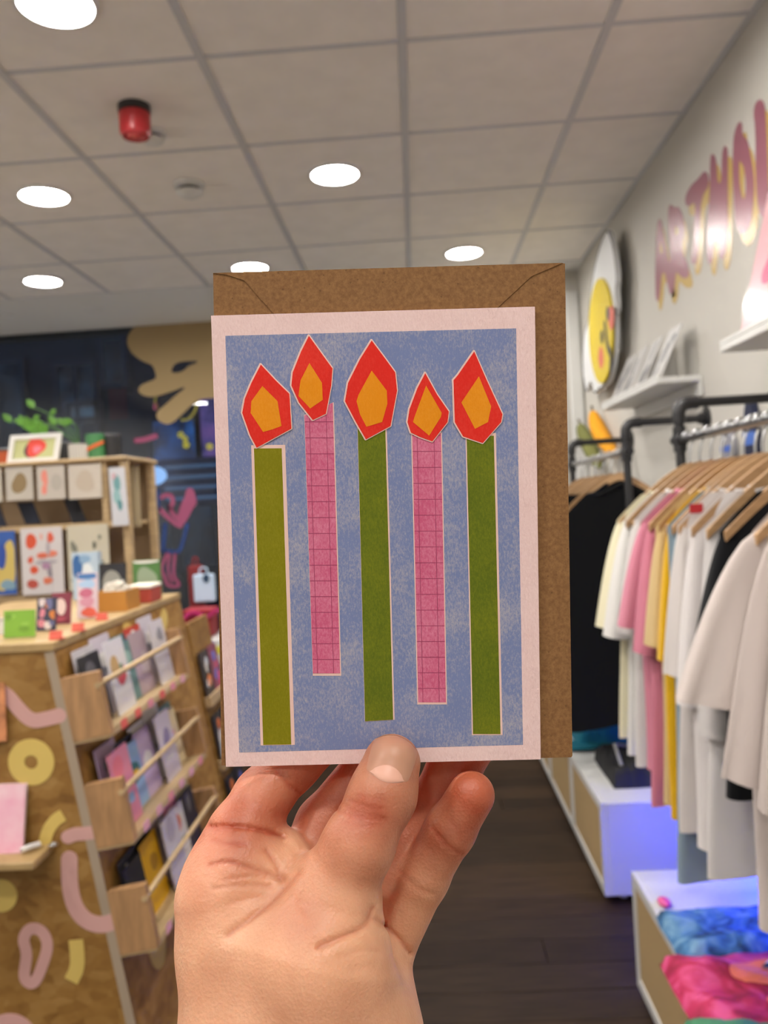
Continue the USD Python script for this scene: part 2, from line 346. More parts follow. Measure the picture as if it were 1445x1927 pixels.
# ledges with prints
def ledge(y0, y1, ztop, label):
    t = Thing('picture_ledge', label, 'shelf')
    t.add('shelf_board', cbox((XR-.16, y0, ztop-.022), (XR, y1, ztop), .003), m_white)
    t.add('front_lip', cbox((XR-.16, y0, ztop), (XR-.148, y1, ztop+.012), .002), m_white)
    t.add('rear_rail', cbox((XR-.014, y0, ztop-.075), (XR, y1, ztop-.022), .003), m_white)
    t.done()
ZL = 1.79
ledge(2.97, 3.86, ZL, 'long white wall ledge holding four grey prints')
ledge(1.35, 2.37, ZL, 'white wall ledge at the right edge of the photo, under the pink print')
greys = [pm('gr%d' % i, c, .35) for i, c in enumerate([(.10, .10, .11), (.25, .25, .26), (.16, .15, .17), (.32, .32, .33)])]
def leaning(y0, w, h, ztop, mats, label, seed, paper, name='art_print', thick=.004, cat='print', gloss=False):
    """a print leaning on the right wall, foot at the ledge lip"""
    g = random.Random(seed); a = math.atan2(.10, h); up = np.array([math.sin(a), 0, math.cos(a)]); o = np.array([XR-.135, y0+w, ztop+.001])
    t = Thing(name, label, cat)
    t.add('sheet', ex(sbox(0, 0, w, h), thick, o+X*0, wu, up), paper)
    n = np.cross(wu, up); o2 = o+n*(thick-.0002)
    for k in range(5):
        cxx, czz = g.uniform(.25, .75)*w, g.uniform(.2, .8)*h
        pl = wig(20, (cxx, czz), g.uniform(.08, .2)*w, g.uniform(.08, .22)*h, seed*9+k).intersection(sbox(.01, .01, w-.01, h-.01))
        t.add('printed_shape', ex(pl, .0006+.0003*k, o2, wu, up), mats[k % len(mats)])
    if gloss: t.add('clear_sleeve', ex(sbox(-.006, -.001, w+.006, h+.012), .0008, o+n*.008, wu, up), gloss)
    t.done()
paper = pm('paper', (.42, .41, .40), .4)
for k, (yy, lab) in enumerate(((3.62, 'grey illustrated print on the long wall ledge, farthest of four'), (3.44, 'grey illustrated print on the long wall ledge, second from the far end'), (3.24, 'grey illustrated print on the long wall ledge, third from the far end'), (3.01, 'grey illustrated print nearest on the long wall ledge, shading the wall behind'))):
    leaning(yy, .155, .215, ZL, greys, lab, 20+k, paper)
pinks = [pm('pk%d' % i, c, .4) for i, c in enumerate([(.72, .22, .33), (.62, .10, .22), (.80, .45, .50)])]
MATS['sleeve'] = usdkit.material(stage, '/World/Looks/sleeve', {'t': ('transparent_bsdf', {'color': (.97, .97, .97)}), 'g': ('glossy_bsdf', {'roughness': .16}), 'm': ('mix_closure', {'fac': .03})}, [('t.BSDF', 'm.closure1'), ('g.BSDF', 'm.closure2')], surface='m.closure')
leaning(1.98, .30, .40, ZL, pinks, 'large pink print in a shiny clear sleeve on the ledge at the right edge', 33, pm('pinkpaper', (.74, .42, .46), .4), gloss=MATS['sleeve'])
# small things on the wall above the far rail and behind the near rail
def plaque(px, py, hw, hh, col, label, tip, name='wall_ornament'):
    c = PX(px, py, XR-.03); y0, z0 = c[1], c[2]
    pl = smoothpoly([(-y0-hw*.3, z0+hh), (-y0-hw, z0+hh*.2), (-y0-hw*.9, z0-hh), (-y0+hw*.9, z0-hh), (-y0+hw, z0+hh*.2), (-y0+hw*.3, z0+hh)])
    t = Thing(name, label, 'ornament')
    t.add('body', ex(pl, .02, (XR-.004, 0, 0), wu, wv), cm(col))
    t.add('band', ex(pl.intersection(sbox(-y0-1, z0-hh*.45, -y0+1, z0-hh*.05)), .002, (XR-.0235, 0, 0), wu, wv), cm(tip))
    t.done()
plaque(1405, 810, .045, .10, '#1c2340', 'dark blue pointed ornament on the wall above the near rail, with a blue band', '#4a6fc0')
plaque(1362, 838, .05, .05, '#8f8f98', 'squat blue-banded ornament on the wall behind the near rail hooks', '#3d5fb5')
for px, py, col, label, ph in ((1133, 815, '#d9960f', 'yellow banana-shaped felt ornament on the wall above the far rail', .25), (1106, 838, '#6d6f3a', 'olive green leaf-shaped felt ornament beside the yellow one', -.1)):
    c = PX(px, py, XR-.05)
    q = np.linspace(-1, 1, 15); path = np.c_[np.full(15, c[0]), c[1]+.08*(1-q*q)*(1 if ph > 0 else .3)-.04-.24*q, c[2]-.14*q]
    t = Thing('felt_ornament', label, 'ornament')
    t.add('body', tube(path, .005+.038*np.sqrt(np.clip(1-q*q, 0, 1))), cm(col, .9), True)
    t.add('stalk', tube(path[:3]+np.array([0, .02, .028]), .006), cm('#4a3a20'), True)
    t.done()

# ================================================================== clothes rails
m_pipe = pm('blackpipe', (.018, .018, .02), .42, bump=.15, bscale=150); m_steel = pm('steel', (.55, .56, .57), .28, metal=1)
XA, ZA, ZRAIL = .756, 1.632, 1.53
def frame(y, zfoot, label, name='pipe_bracket'):
    t = Thing(name, label, 'pipe bracket')
    t.add('arm', tube(arcpath([(XR, y, ZA), (XA, y, ZA), (XA, y, zfoot)], .035, 8), .0135, 14), m_pipe, 50)
    t.add('wall_flange', cat_([tube([(XR-.006, y, ZA), (XR, y, ZA)], .042, 24), tube([(XR-.03, y, ZA), (XR-.005, y, ZA)], .02, 16)]), m_pipe, 40)
    t.add('foot_flange', cat_([tube([(XA, y, zfoot), (XA, y, zfoot+.006)], .042, 24), tube([(XA, y, zfoot+.005), (XA, y, zfoot+.03)], .02, 16)]), m_pipe, 40)
    t.add('elbow', cat_([tube(arcpath([(XA+.055, y, ZA), (XA, y, ZA), (XA, y, ZA-.055)], .035, 8), .0185, 14)]), m_pipe, 50)
    t.add('tee', cat_([tube([(XA, y, ZRAIL-.035), (XA, y, ZRAIL+.035)], .0185, 14), tube([(XA, y-.035, ZRAIL), (XA, y+.035, ZRAIL)], .0175, 14)]), m_pipe, 40)
    t.done()
CT = .345
frame(2.36, 0, 'black pipe bracket at the far end of the white shirts, nearest one')
frame(2.95, CT, 'black pipe bracket between the white shirts and the black garments')
frame(3.97, CT, 'farthest black pipe bracket, beyond the black garments')
def rail(y0, y1, label): solo('hanging_rail', tube([(XA, y0, ZRAIL), (XA, y1, ZRAIL)], .0115, 14), m_steel, label, 'clothes rail', smooth=40)
rail(.95, 2.33, 'silver rail crowded with hanger hooks, carrying the white shirts'); rail(2.98, 3.94, 'far silver rail carrying the black garments')
# hangers
m_hw = [pm('hangerwood%d' % i, c, .45, var=.25, vscale=12, stretch=(1, 1, 8)) for i, c in enumerate([(.50, .30, .145), (.44, .255, .12)])]
def hanger(y, rot, label, grp, mi=0):
    t = Thing('wooden_hanger', label, 'hanger', grp)
    top, bot = [], []
    for q in np.linspace(-1, 1, 25):
        x = .205*q; z = ZRAIL-.068-.150*abs(q)**1.35; th = .030-.012*abs(q)
        top.append((x, z)); bot.append((x, z-th))
    pl = Polygon(top+bot[::-1])
    m = ex(pl, .012, (XA, y+.006, 0), X, Z)
    t.add('wooden_arms', m, m_hw[mi], 30)
    th = np.linspace(-.5*np.pi-.1, .9*np.pi, 14); hk = [(XA, y, ZRAIL-.085), (XA, y, ZRAIL-.05), (XA+.004, y, ZRAIL-.03)]+[(XA+.0165*math.sin(a+1.35), y, ZRAIL+.0+.0165*math.cos(a+1.35)) for a in np.linspace(1.0, -2.9, 14)]
    t.add('metal_hook', tube(hk, .0032, 6), m_steel, True)
    t.done((XA, y, ZRAIL))
    if rot:
        p = UsdGeom.Xformable(stage.GetPrimAtPath(t.path)); p.AddRotateZOp().Set(rot)
    return t
def garment(y, color, label, length=.76, sw=.30, sl=.33, seed=0, width=.235, name='t_shirt', group=None, mat=None, rot=0, cat='t-shirt', dx=0):
    """tee on a hanger: x across, hung at rail height"""
    g = random.Random(seed); ph = g.uniform(0, 6); x0 = XA+dx; zt = ZRAIL-.088
    m = mat or pm('cloth'+color[1:], color, .88, spec=.15, bump=.12, bscale=900, sheen_weight=.15)
    n = 44; rings = []
    th = np.arange(n)*2*np.pi/n; c, s = np.cos(th), np.sin(th)
    ux = np.sign(c)*np.abs(c)**.7; uy = np.sign(s)*np.abs(s)**.8
    for q in np.linspace(0, 1, 16):
        a = width*(.92+.10*q+.02*math.sin(5*q+ph)); b = .010+.017*min(1, q*2.5)+.006*q
        xx = a*ux; sh = ZRAIL-.064-.150*(np.abs(xx)/.205)**1.35-.15*np.maximum(np.abs(xx)-.205, 0)
        neckdip = np.clip(1-(np.abs(xx)/.118)**2, 0, 1)**.6*(.075-.030*(uy > 0))+np.clip(1-np.abs(xx)/.118, 0, 1)*-.03
        zz = (sh-neckdip)*(1-q)+(zt-length+.012*np.sin(xx*16+ph))*q
        yy = b*uy+q*(.010*np.sin(xx*22+ph+2*q)+.006*np.sin(xx*47+ph*2))*min(1, 2*q)
        rings.append(np.c_[x0+xx, y+yy, zz])
    t = Thing(name, label, cat, group)
    t.add('body', skin(rings, False), m, True)
    for sd in (-1, 1):
        R = []; L = sl*g.uniform(.95, 1.05); tipx = sw*g.uniform(.96, 1.04); yb = g.uniform(-.01, .012)
        for q in np.linspace(0, 1, 10):
            # shoulder edge (outer/top) and underarm edge (inner/bottom)
            top = np.array([(.195+(tipx-.195)*(q**.75)), ZRAIL-.208-.02*q-(L-.06)*(q**1.2)*.98])
            bot = np.array([(.165+(tipx-.275)*q*.9), ZRAIL-.33-(L-.15)*q])
            b = .012+.016*math.sin(min(1, q*1.2)*1.5)+.006*q
            ctr, hv = (top+bot)/2, (top-bot)/2
            r = np.outer(np.sign(c[::2])*np.abs(c[::2])**.8, hv)+ctr
            yy = b*s[::2]*1.0+yb*q+.009*q*np.sin(4*th[::2]+ph)+.004*q*np.sin(9*th[::2]+2*ph)
            R.append(np.c_[x0+sd*r[:, 0], y+yy, r[:, 1]])
        t.add('sleeve', skin(R, False), m, True)
    th2 = np.linspace(0, 2*np.pi, 33); nx = .116*np.cos(th2); sn = np.sin(th2)
    cz = ZRAIL-.064-.150*(np.abs(nx)/.205)**1.35-np.clip(1-(np.abs(nx)/.118)**2, 0, 1)**.6*(.060-.015*sn)+np.clip(1-np.abs(nx)/.118, 0, 1)*.03
    t.add('collar', tube(np.c_[x0+nx, y+.014*sn, cz-.002], .0065, 8, False), m, True)
    t.done((x0, y, zt-length))
    if rot:
        UsdGeom.Xformable(stage.GetPrimAtPath(t.path)).AddRotateZOp().Set(rot)
    return t
def swing_tag(y, color, label, dx=-.17, dz=-.19):
    t = Thing('clothes_tag', label, 'tag')
    t.add('card', cbox((XA+dx-.02, y-.045, ZRAIL+dz-.03), (XA+dx+.02, y-.043, ZRAIL+dz+.01), .0008), cm(color))
    t.add('string', tube([(XA+dx, y-.044, ZRAIL+dz+.01), (XA+dx+.01, y-.03, ZRAIL+dz+.045), (XA+dx+.02, y-.012, ZRAIL+dz+.06)], .0012, 5), cm('#e8e4da'))
    t.done()
near = [(2.285, '#d9d3b4', 'cream t-shirt at the far end of the near rail, beside the pipe bracket', .72, .295, .33),
 (2.205, '#d8d6d2', 'white t-shirt on the near rail, second from the far end behind the pink one', .74, .285, .37),
 (2.125, '#d2cfcc', 'white t-shirt on the near rail directly behind the pink one', .76, .27, .35),
 (2.045, '#cc8295', 'pink t-shirt between white ones on the near rail', .74, .285, .30),
 (1.985, '#c6788c', 'second pink t-shirt, tucked behind the beige shirt on the near rail', .80, .25, .36),
 (1.915, '#c8ad7c', 'beige t-shirt between the pink and the yellow shirts', .76, .26, .33),
 (1.850, '#d8a81a', 'bright yellow t-shirt on the near rail', .80, .235, .36),
 (1.812, '#8497a3', 'grey-blue t-shirt in front of the yellow one, mostly its hem showing', .90, .22, .30),
 (1.765, '#cdc6c2', 'pale t-shirt with a red neck label, next to the yellow shirt', .78, .25, .38),
 (1.690, '#d6d0ce', 'white t-shirt on the near rail, between the red-labelled and the black shirts', .78, .255, .42),
 (1.600, '#cdc8c6', 'white t-shirt directly behind the black one on the near rail', .80, .24, .46),
 (1.512, '#0d0e11', 'black t-shirt among white ones on the near rail', .60, .285, .33),
 (1.372, '#c4b8b2', 'off-white t-shirt with a wide flared sleeve, just in front of the black one', .80, .335, .34),
 (1.300, '#bdb0aa', 'off-white sweatshirt, second nearest, at the right photo edge', .82, .30, .42),
 (1.228, '#b9aca5', 'pale long sweatshirt nearest to the camera, cut by the right photo edge', .84, .27, .48)]
for i, (y, col, lab, ln, sw, sl) in enumerate(near):
    hanger(y, rng.uniform(-4, 4), 'wooden hanger inside the '+' '.join(lab.split(',')[0].split()[:9])+(' second from the far end' if i == 1 else '')+(' behind the pink' if i == 2 else ''), 'wooden hangers on the near rail', i % 2)
    garment(y, col, lab, ln, sw, sl, 40+i, rot=rng.uniform(-2.5, 2.5), width=.225)
t = Thing('neck_label', 'small red label on the neck of a pale t-shirt', 'label')
c = PY(1310, 957, 1.74); t.add('label', cbox(c-[.014, .002, .010], c+[.014, 0, .010], .0008), cm('#b01a22')); t.done()
for i in range(6):
    y = 3.07+.135*i
    hanger(y, (-18 if i == 0 else rng.uniform(-5, 5)), ('turned wooden hanger at the near end of the black garments' if i == 0 else 'wooden hanger number %s from the near end of the black garments' % ['', 'two', 'three', 'four', 'five', 'six'][i]), 'wooden hangers on the far rail', i % 2)
    garment(y, '#07080b', ['black top nearest on the far rail, beside the cream t-shirt', 'black top second from the near end of the far rail', 'black top third on the far rail', 'black top fourth on the far rail', 'black top fifth on the far rail', 'black top at the far end of the far rail'][i], .92, .30, .50, 80+i, width=.25, group='black tops on the far rail', name='black_top', cat='top')

# ================================================================== cabinets
m_cab = pm('cabwhite', (.58, .58, .565), .38)
MATS['weave'] = usdkit.material(stage, '/World/Looks/weave', {'tc': ('texture_coordinate', {}), 'w1': ('wave_texture', {'scale': 60, 'bands_direction': 'y'}), 'w2': ('wave_texture', {'scale': 60, 'bands_direction': 'z'}), 'mx': ('mix', {'mix_type': 'multiply', 'fac': 1.}),
    'rp': ('rgb_ramp', {'ramp': [(0, (.33, .22, .10)), (.5, (.50, .36, .18)), (1, (.56, .42, .23))]}), 'bp': ('bump', {'strength': .3, 'distance': .002}), 'p': ('principled_bsdf', {'roughness': .6})},
    [('tc.object', 'w1.vector'), ('tc.object', 'w2.vector'), ('w1.color', 'mx.color1'), ('w2.color', 'mx.color2'), ('mx.color', 'rp.fac'), ('rp.color', 'p.base_color'), ('mx.color', 'bp.height'), ('bp.normal', 'p.normal')], surface='p.BSDF')
def cabinet(x0, y0, y1, nd, label):
    t = Thing('low_cabinet', label, 'cabinet'); x1 = XR-.016; f = .03; T = .018
    t.add('top', cbox((x0+.004, y0, CT-T), (x1, y1, CT), .002), m_cab)
    for y in (y0, y1-T): t.add('side_panel', cbox((x0+.004, y, f), (x1, y+T, CT-T), .002), m_cab)
    t.add('bottom', cbox((x0+.004, y0+T, f), (x1, y1-T, f+T), .002), m_cab)
    t.add('back', cbox((x1-.008, y0+T, f+T), (x1, y1-T, CT-T), .001), m_cab)
    for xx in (x0+.06, x1-.06):
        for yy in (y0+.06, y1-.06): t.add('foot', tube([(xx, yy, 0), (xx, yy, f)], .015, 10), m_cab, 40)
    W = (y1-y0)/nd
    for k in range(nd):
        a, b = y0+k*W+.002, y0+(k+1)*W-.002
        fr = sbox(a, f, b, CT).difference(sbox(a+.028, f+.03, b-.028, CT-.028))
        i = t.add('door', ex(fr, .018, (x0-.014, 0, 0), Y, Z), m_cab)
        t.add('woven_panel', cbox((x0-.010, a+.026, f+.028), (x0-.004, b-.026, CT-.026), .001), MATS['weave'], under=i, label='beige woven panel')
    t.done()
cabinet(.572, 2.768, 4.45, 3, 'low white cabinet with woven doors under the black garments, its end lit violet')
cabinet(.545, .93, 2.27, 2, 'nearest low white cabinet with woven doors, blue-lit top, at the lower right')
# blue led tube standing behind the near cabinet's far end
t = Thing('led_tube', 'blue glowing led tube on the wall behind the hanging shirts', 'lamp')
LZ = .56
t.add('tube', tube([(XR-.05, 1.66, LZ), (XR-.05, 2.66, LZ)], .011, 12), em('blueled', (.0, .035, 1.0), BLUE), 40)
t.add('added_shade', ex(Polygon([(XR, LZ-.02), (XR, LZ+.045), (XR-.10, LZ+.03), (XR-.10, LZ-.026), (XR-.097, LZ-.026), (XR-.097, LZ+.026), (XR-.003, LZ+.04), (XR-.003, LZ-.02)]), 1.10, (0, 2.71, 0), X, Z), m_white, label='added unseen metal cover that keeps the blue light downwards')  # cover added out of sight to keep the blue off the ceiling
t.add('end_cap', cat_([tube([(XR-.05, y-.02, LZ), (XR-.05, y, LZ)], .014, 12) for y in (1.66, 2.68)]), m_white, 40)
t.add('bracket', cat_([box((XR-.045, y, LZ-.006), (XR, y+.02, LZ+.006)) for y in (1.70, 2.50)]), m_white)
t.done()
# ---- things on the far cabinet
def fold(c, sx, sy, h, mat, label, seed, cat='clothing', name='folded_cloth', extra=None, n=28):
    """soft folded pile: a lumpy pillow resting on the surface"""
    g = np.linspace(-1, 1, n); A, B = np.meshgrid(g, g, indexing='ij')
    r = np.maximum(np.abs(A), np.abs(B)); prof = np.clip(1-r**6, 0, 1)**.5
    nz = fbm(np.stack([A*2.2+seed, B*2.2, A*0], -1), 3, seed)
    top = np.stack([c[0]+sx*A*(1+.05*(nz-.5)), c[1]+sy*B*(1+.05*(nz-.5)), c[2]+h*prof*(.55+.9*nz)], -1)
    bot = top.copy(); bot[..., 2] = c[2]
    V = np.concatenate([top.reshape(-1, 3), bot.reshape(-1, 3)]); F = []
    for i in range(n-1):
        for j in range(n-1):
            p = i*n+j; q = n*n+p
            F += [[p, p+n, p+n+1], [p, p+n+1, p+1], [q, q+n+1, q+n], [q, q+1, q+n+1]]
    ed = [(i, 0) for i in range(n)]+[(n-1, j) for j in range(1, n)]+[(i, n-1) for i in range(n-2, -1, -1)]+[(0, j) for j in range(n-2, 0, -1)]
    for (a, b), (c2, d) in zip(ed, ed[1:]+ed[:1]):
        p, q = a*n+b, c2*n+d; F += [[p, n*n+p, n*n+q], [p, n*n+q, q]]
    m = trimesh.Trimesh(V, F, process=False)
    t = Thing(name, label, cat); t.add('body', m, mat, True)
    def onto(px, py):
        i = np.clip(int(round((px+1)/2*(n-1))), 0, n-1); j = np.clip(int(round((py+1)/2*(n-1))), 0, n-1); return top[i, j]
    if extra: extra(t, onto)
    t.done()
def drape(c, sx, sy, h, seed, poly, lift=.0025, n=28):
    """a flat print laid over a fold(): polygon in its -1..1 plane, following the same relief"""
    m = trimesh.creation.extrude_polygon(poly, .001, engine='earcut')
    for _ in range(2): m = m.subdivide()
    A, B = m.vertices[:, 0], m.vertices[:, 1]; r = np.maximum(np.abs(A), np.abs(B)); prof = np.clip(1-r**6, 0, 1)**.5
    nz = fbm(np.stack([A*2.2+seed, B*2.2, A*0], -1), 3, seed)
    m.vertices = np.c_[c[0]+sx*A*(1+.05*(nz-.5)), c[1]+sy*B*(1+.05*(nz-.5)), c[2]+h*prof*(.55+.9*nz)+lift+m.vertices[:, 2]]
    return m
p = PZ(1125, 1395, CT)
fold((p[0]+.02, p[1]+.05, CT), .115, .14, .10, pm('teal', (.0, .13, .19), .85), 'teal fabric cap on the far white cabinet', 3, 'cap', 'fabric_cap',
     lambda t, on: t.add('brim', ex(smoothpoly([(-.10, -.05), (-.09, .06), (.06, .07), (.08, -.06)]), .006, (p[0]-.09, p[1]-.09, CT+.012), X, Y), MATS['teal']))
p = PZ(1172, 1455, CT)
fold((p[0]+.015, p[1]+.01, CT), .085, .17, .075, pm('blackcloth', (.008, .008, .010), .8), 'black cloth bag lying on the far white cabinet, in front of the teal cap', 5, 'bag', 'cloth_bag',
     lambda t, on: t.add('strap', tube([on(-.5, -.6)+[0, 0, .005], on(-.2, 0)+[-.02, 0, .02], on(.3, .5)+[0, 0, .005]], .006), pm('greystrap', (.35, .35, .34), .8), True))
p = PZ(1120, 1350, CT)
t = Thing('magazine_stack', 'stack of colourful printed sheets behind the teal cap', 'printed sheets')
for k, col in enumerate(('#c8b040', '#d0d0cc', '#b8405a', '#d8507a')):
    t.add('sheet', cbox((p[0]-.06+.006*k, p[1]+.22, CT+.018*k), (p[0]+.15+.004*k, p[1]+.50, CT+.018*k+.0175), .001), cm(col))
t.add('pyramid', trimesh.Trimesh(np.array([(p[0]-.02, p[1]+.3, CT+.072), (p[0]+.04, p[1]+.3, CT+.072), (p[0]+.01, p[1]+.36, CT+.072), (p[0]+.0, p[1]+.32, CT+.15)])).convex_hull, cm('#c05060'))
t.done()
# ---- things on the near cabinet
def tiedye(name, a, b, c3):
    MATS[name] = usdkit.material(stage, '/World/Looks/'+name, {'tc': ('texture_coordinate', {}), 'n': ('noise_texture', {'scale': 16, 'detail': 3, 'distortion': 1.2}), 'rp': ('rgb_ramp', {'ramp': [(.35, lin(a)), (.5, lin(b)), (.66, lin(c3))]}), 'p': ('principled_bsdf', {'roughness': .8})},
        [('tc.object', 'n.vector'), ('n.fac', 'rp.fac'), ('rp.color', 'p.base_color')], surface='p.BSDF'); return MATS[name]
def onp(px, py): return PZ(px, py, CT+.03)
p = onp(1340, 1745)
fold((p[0]+.05, p[1]+.0, CT), .15, .115, .035, tiedye('tdblue', '#1e4060', '#3d70a0', '#7098b8'), 'folded blue tie-dyed t-shirt on the near cabinet', 11, 't-shirt', 'folded_t_shirt')
p = onp(1400, 1850); pc = (p[0]+.035, p[1]+.0, CT)
def face(t, on):
    A = dict(c=pc, sx=.17, sy=.13, h=.035, seed=12)
    t.add('coral_shape', drape(poly=wig(30, (.12, .15), .42, .38, 4), **A), cm('#e0705a', .8))
    t.add('coral_shape', drape(poly=wig(30, (.30, -.52), .40, .20, 6), **A), cm('#e8685c', .8))
    t.add('white_spot', drape(poly=wig(24, (.28, .30), .15, .14, 5), lift=.005, **A), cm('#e8e8ee', .8))
    t.add('dark_spot', drape(poly=wig(24, (.18, .28), .07, .08, 7), lift=.007, **A), cm('#182838', .8))
fold(pc, .17, .13, .035, tiedye('tdpink', '#8a1038', '#b02050', '#c8487a'), 'folded magenta t-shirt printed with a coral shape, on the near cabinet', 12, 't-shirt', 'folded_t_shirt', face)
p = onp(1380, 1925)
fold((p[0]+.06, p[1]-.05, CT), .15, .085, .03, pm('greencloth', (.05, .20, .10), .85), 'folded green t-shirt nearest on the near cabinet', 13, 't-shirt', 'folded_t_shirt')
p = PZ(1250, 1703, CT)
solo('hair_clip', ell((p[0], p[1], CT+.008), (.016, .024, .008)), cm('#d8508a', .4), 'small pink oval clip on the bare blue-lit cabinet top', 'clip', smooth=True)
# ================================================================== left: slanted display stand
def osb(name, tint=1.0):
    MATS[name] = usdkit.material(stage, '/World/Looks/'+name, {'tc': ('texture_coordinate', {}), 'mp': ('mapping', {'scale': (1, 1, 1.6)}),
        'v': ('voronoi_texture', {'scale': 34, 'randomness': 1}), 'n': ('noise_texture', {'scale': 9, 'detail': 5, 'roughness': .65}), 'mx': ('mix_float', {'fac': .72}),
        'sc': ('separate_color', {}), 'rp': ('rgb_ramp', {'ramp': [(.25, tuple(tint*v for v in (.17, .075, .012))), (.5, tuple(tint*v for v in (.28, .140, .030))), (.75, tuple(tint*v for v in (.36, .205, .060)))]}), 'bp': ('bump', {'strength': .25, 'distance': .001}), 'p': ('principled_bsdf', {'roughness': .55})},
        [('tc.object', 'mp.vector'), ('mp.vector', 'v.vector'), ('mp.vector', 'n.vector'), ('v.color', 'sc.color'), ('sc.r', 'mx.a'), ('n.fac', 'mx.b'), ('mx.result', 'rp.fac'), ('rp.color', 'p.base_color'), ('mx.result', 'bp.height'), ('bp.normal', 'p.normal')], surface='p.BSDF'); return MATS[name]
m_osb = osb('osb'); m_pine = pm('pine', (.54, .38, .20), .5, var=.25, vscale=10, stretch=(1, 1, 10)); m_ply = pm('ply', (.46, .31, .135), .5, var=.2, vscale=14)
m_blockw = pm('blockwood', (.46, .255, .115), .5, var=.3, vscale=9, stretch=(6, 1, 1))
m_ppink = pm('paintpink', (.60, .34, .31), .6); m_pyel = pm('paintyellow', (.66, .48, .13), .6)
SY0, SY1, SZ = 1.6, 2.47, 1.143
sl = .1573                                               # x grows by sl per metre down
def SX(z): return -.74+sl*(SZ-z)
t = Thing('display_stand', 'slanted chipboard card display stand with painted pink and yellow shapes', 'display stand')
T = .018
endp = Polygon([(-1.45, 0), (SX(0), 0), (SX(SZ), SZ), (-1.27, SZ)])
t.add('end_panel', ex(endp, T, (0, SY0+T, 0), X, Z), m_osb); t.add('end_panel', ex(endp, T, (0, SY1, 0), X, Z), m_osb)
dn = np.array([sl, 0, -1.]); dn /= np.linalg.norm(dn); nn = np.array([1., 0, sl]); nn /= np.linalg.norm(nn)   # down the slope, out of it
L = SZ/abs(dn[2])
o = np.array([SX(SZ), SY0, SZ])
t.add('sloped_panel', obox(o-nn*T+Y*(T+.0005), dn*L, Y*(SY1-SY0-2*T-.001), nn*T), osb('osb_light', 1.25))
t.add('edge_strip', obox(o-nn*T-Y*.0012, dn*L, Y*.0012, nn*(T+.001)), pm('edgestrip', (.36, .28, .20), .6), label='pale cut edge of the sloped panel')
t.add('painted_shape', ex(smoothline([(.40, -.02), (.46, -.06), (.52, -.035), (.60, -.09), (.70, -.03)]).buffer(.022).intersection(sbox(.02, -.12, .8, -.004)), .0012, o+nn*.0002, Y, -dn), m_pyel, label='yellow painted squiggle at the top of the slope')
t.add('sloped_panel', obox((-1.27, SY0+T+.001, SZ), (-.18, 0, -SZ), Y*(SY1-SY0-2*T-.002), (.018, 0, 0)), m_osb)
t.add('top', cbox((-1.27, SY0-.004, SZ), (SX(SZ)+.004, SY1, SZ+T), .002), m_ply, label='pale plywood top')
e0 = SY0-.0002
def ep(pts): q = [PY(a, b, SY0) for a, b in pts]; return [(a[0], a[2]) for a in q]
def epaint(name, poly, mat, lab): t.add(name, ex(poly.intersection(endp), .0012, (0, e0, 0), X, Z), mat, label=lab)
z67 = lambda pts, oy, s=.2976: [(a*s, oy+b*s) for a, b in pts]
sc = SY0/FPX
epaint('painted_shape', smoothline(ep(z67([(-60, 120), (40, 150), (110, 240), (200, 330), (300, 310), (375, 290)], 1260))).buffer(14*sc), m_ppink, 'pink painted squiggle')
rc = ep([(59, 1434)])[0]
epaint('painted_shape', Point(rc).buffer(45*sc).difference(Point(rc).buffer(13*sc)), m_pyel, 'yellow painted ring')
epaint('painted_shape', smoothline(ep(z67([(280, 1110), (300, 1020), (350, 950), (400, 920)], 1260))).buffer(12*sc, cap_style=2), m_pyel, 'yellow painted arc')
epaint('painted_shape', smoothline(ep(z67([(440, 190), (440, 350), (470, 490), (540, 580), (640, 610), (730, 580)], 1560))).buffer(16*sc), m_ppink, 'pink painted hook')
epaint('painted_shape', smoothline(ep(z67([(430, 50), (480, 30), (520, 30), (590, 20)], 1560))).buffer(13*sc), m_ppink, 'pink painted dash')
epaint('painted_shape', smoothline(ep(z67([(165, 760), (145, 690), (190, 620), (270, 640), (310, 730), (270, 860), (230, 960), (190, 980), (150, 940), (165, 840), (170, 800), (165, 760)], 1560))).buffer(11*sc), m_ppink, 'pink painted loop')
epaint('painted_shape', smoothline(ep(z67([(450, 960), (490, 880), (490, 790), (480, 700)], 1560))).buffer(14*sc, cap_style=2), m_pyel, 'short yellow painted arc')
epaint('painted_shape', Point(ep([(2, 1685)])[0]).buffer(32*sc), m_pyel, 'yellow painted disc')
epaint('painted_shape', Point(ep([(20, 1960)])[0]).buffer(55*sc), m_ppink, 'pink painted disc')
# painted shapes on the sloped face, low down
fpo = o+nn*.0002
for (yy, uu, r) in ((1.78, .70, .05), (2.05, .66, .04)):
    t.add('painted_shape', ex(Point(yy-SY0, -uu).buffer(r), .0012, fpo, Y, -dn), m_pyel, label='yellow painted disc low on the sloped face')
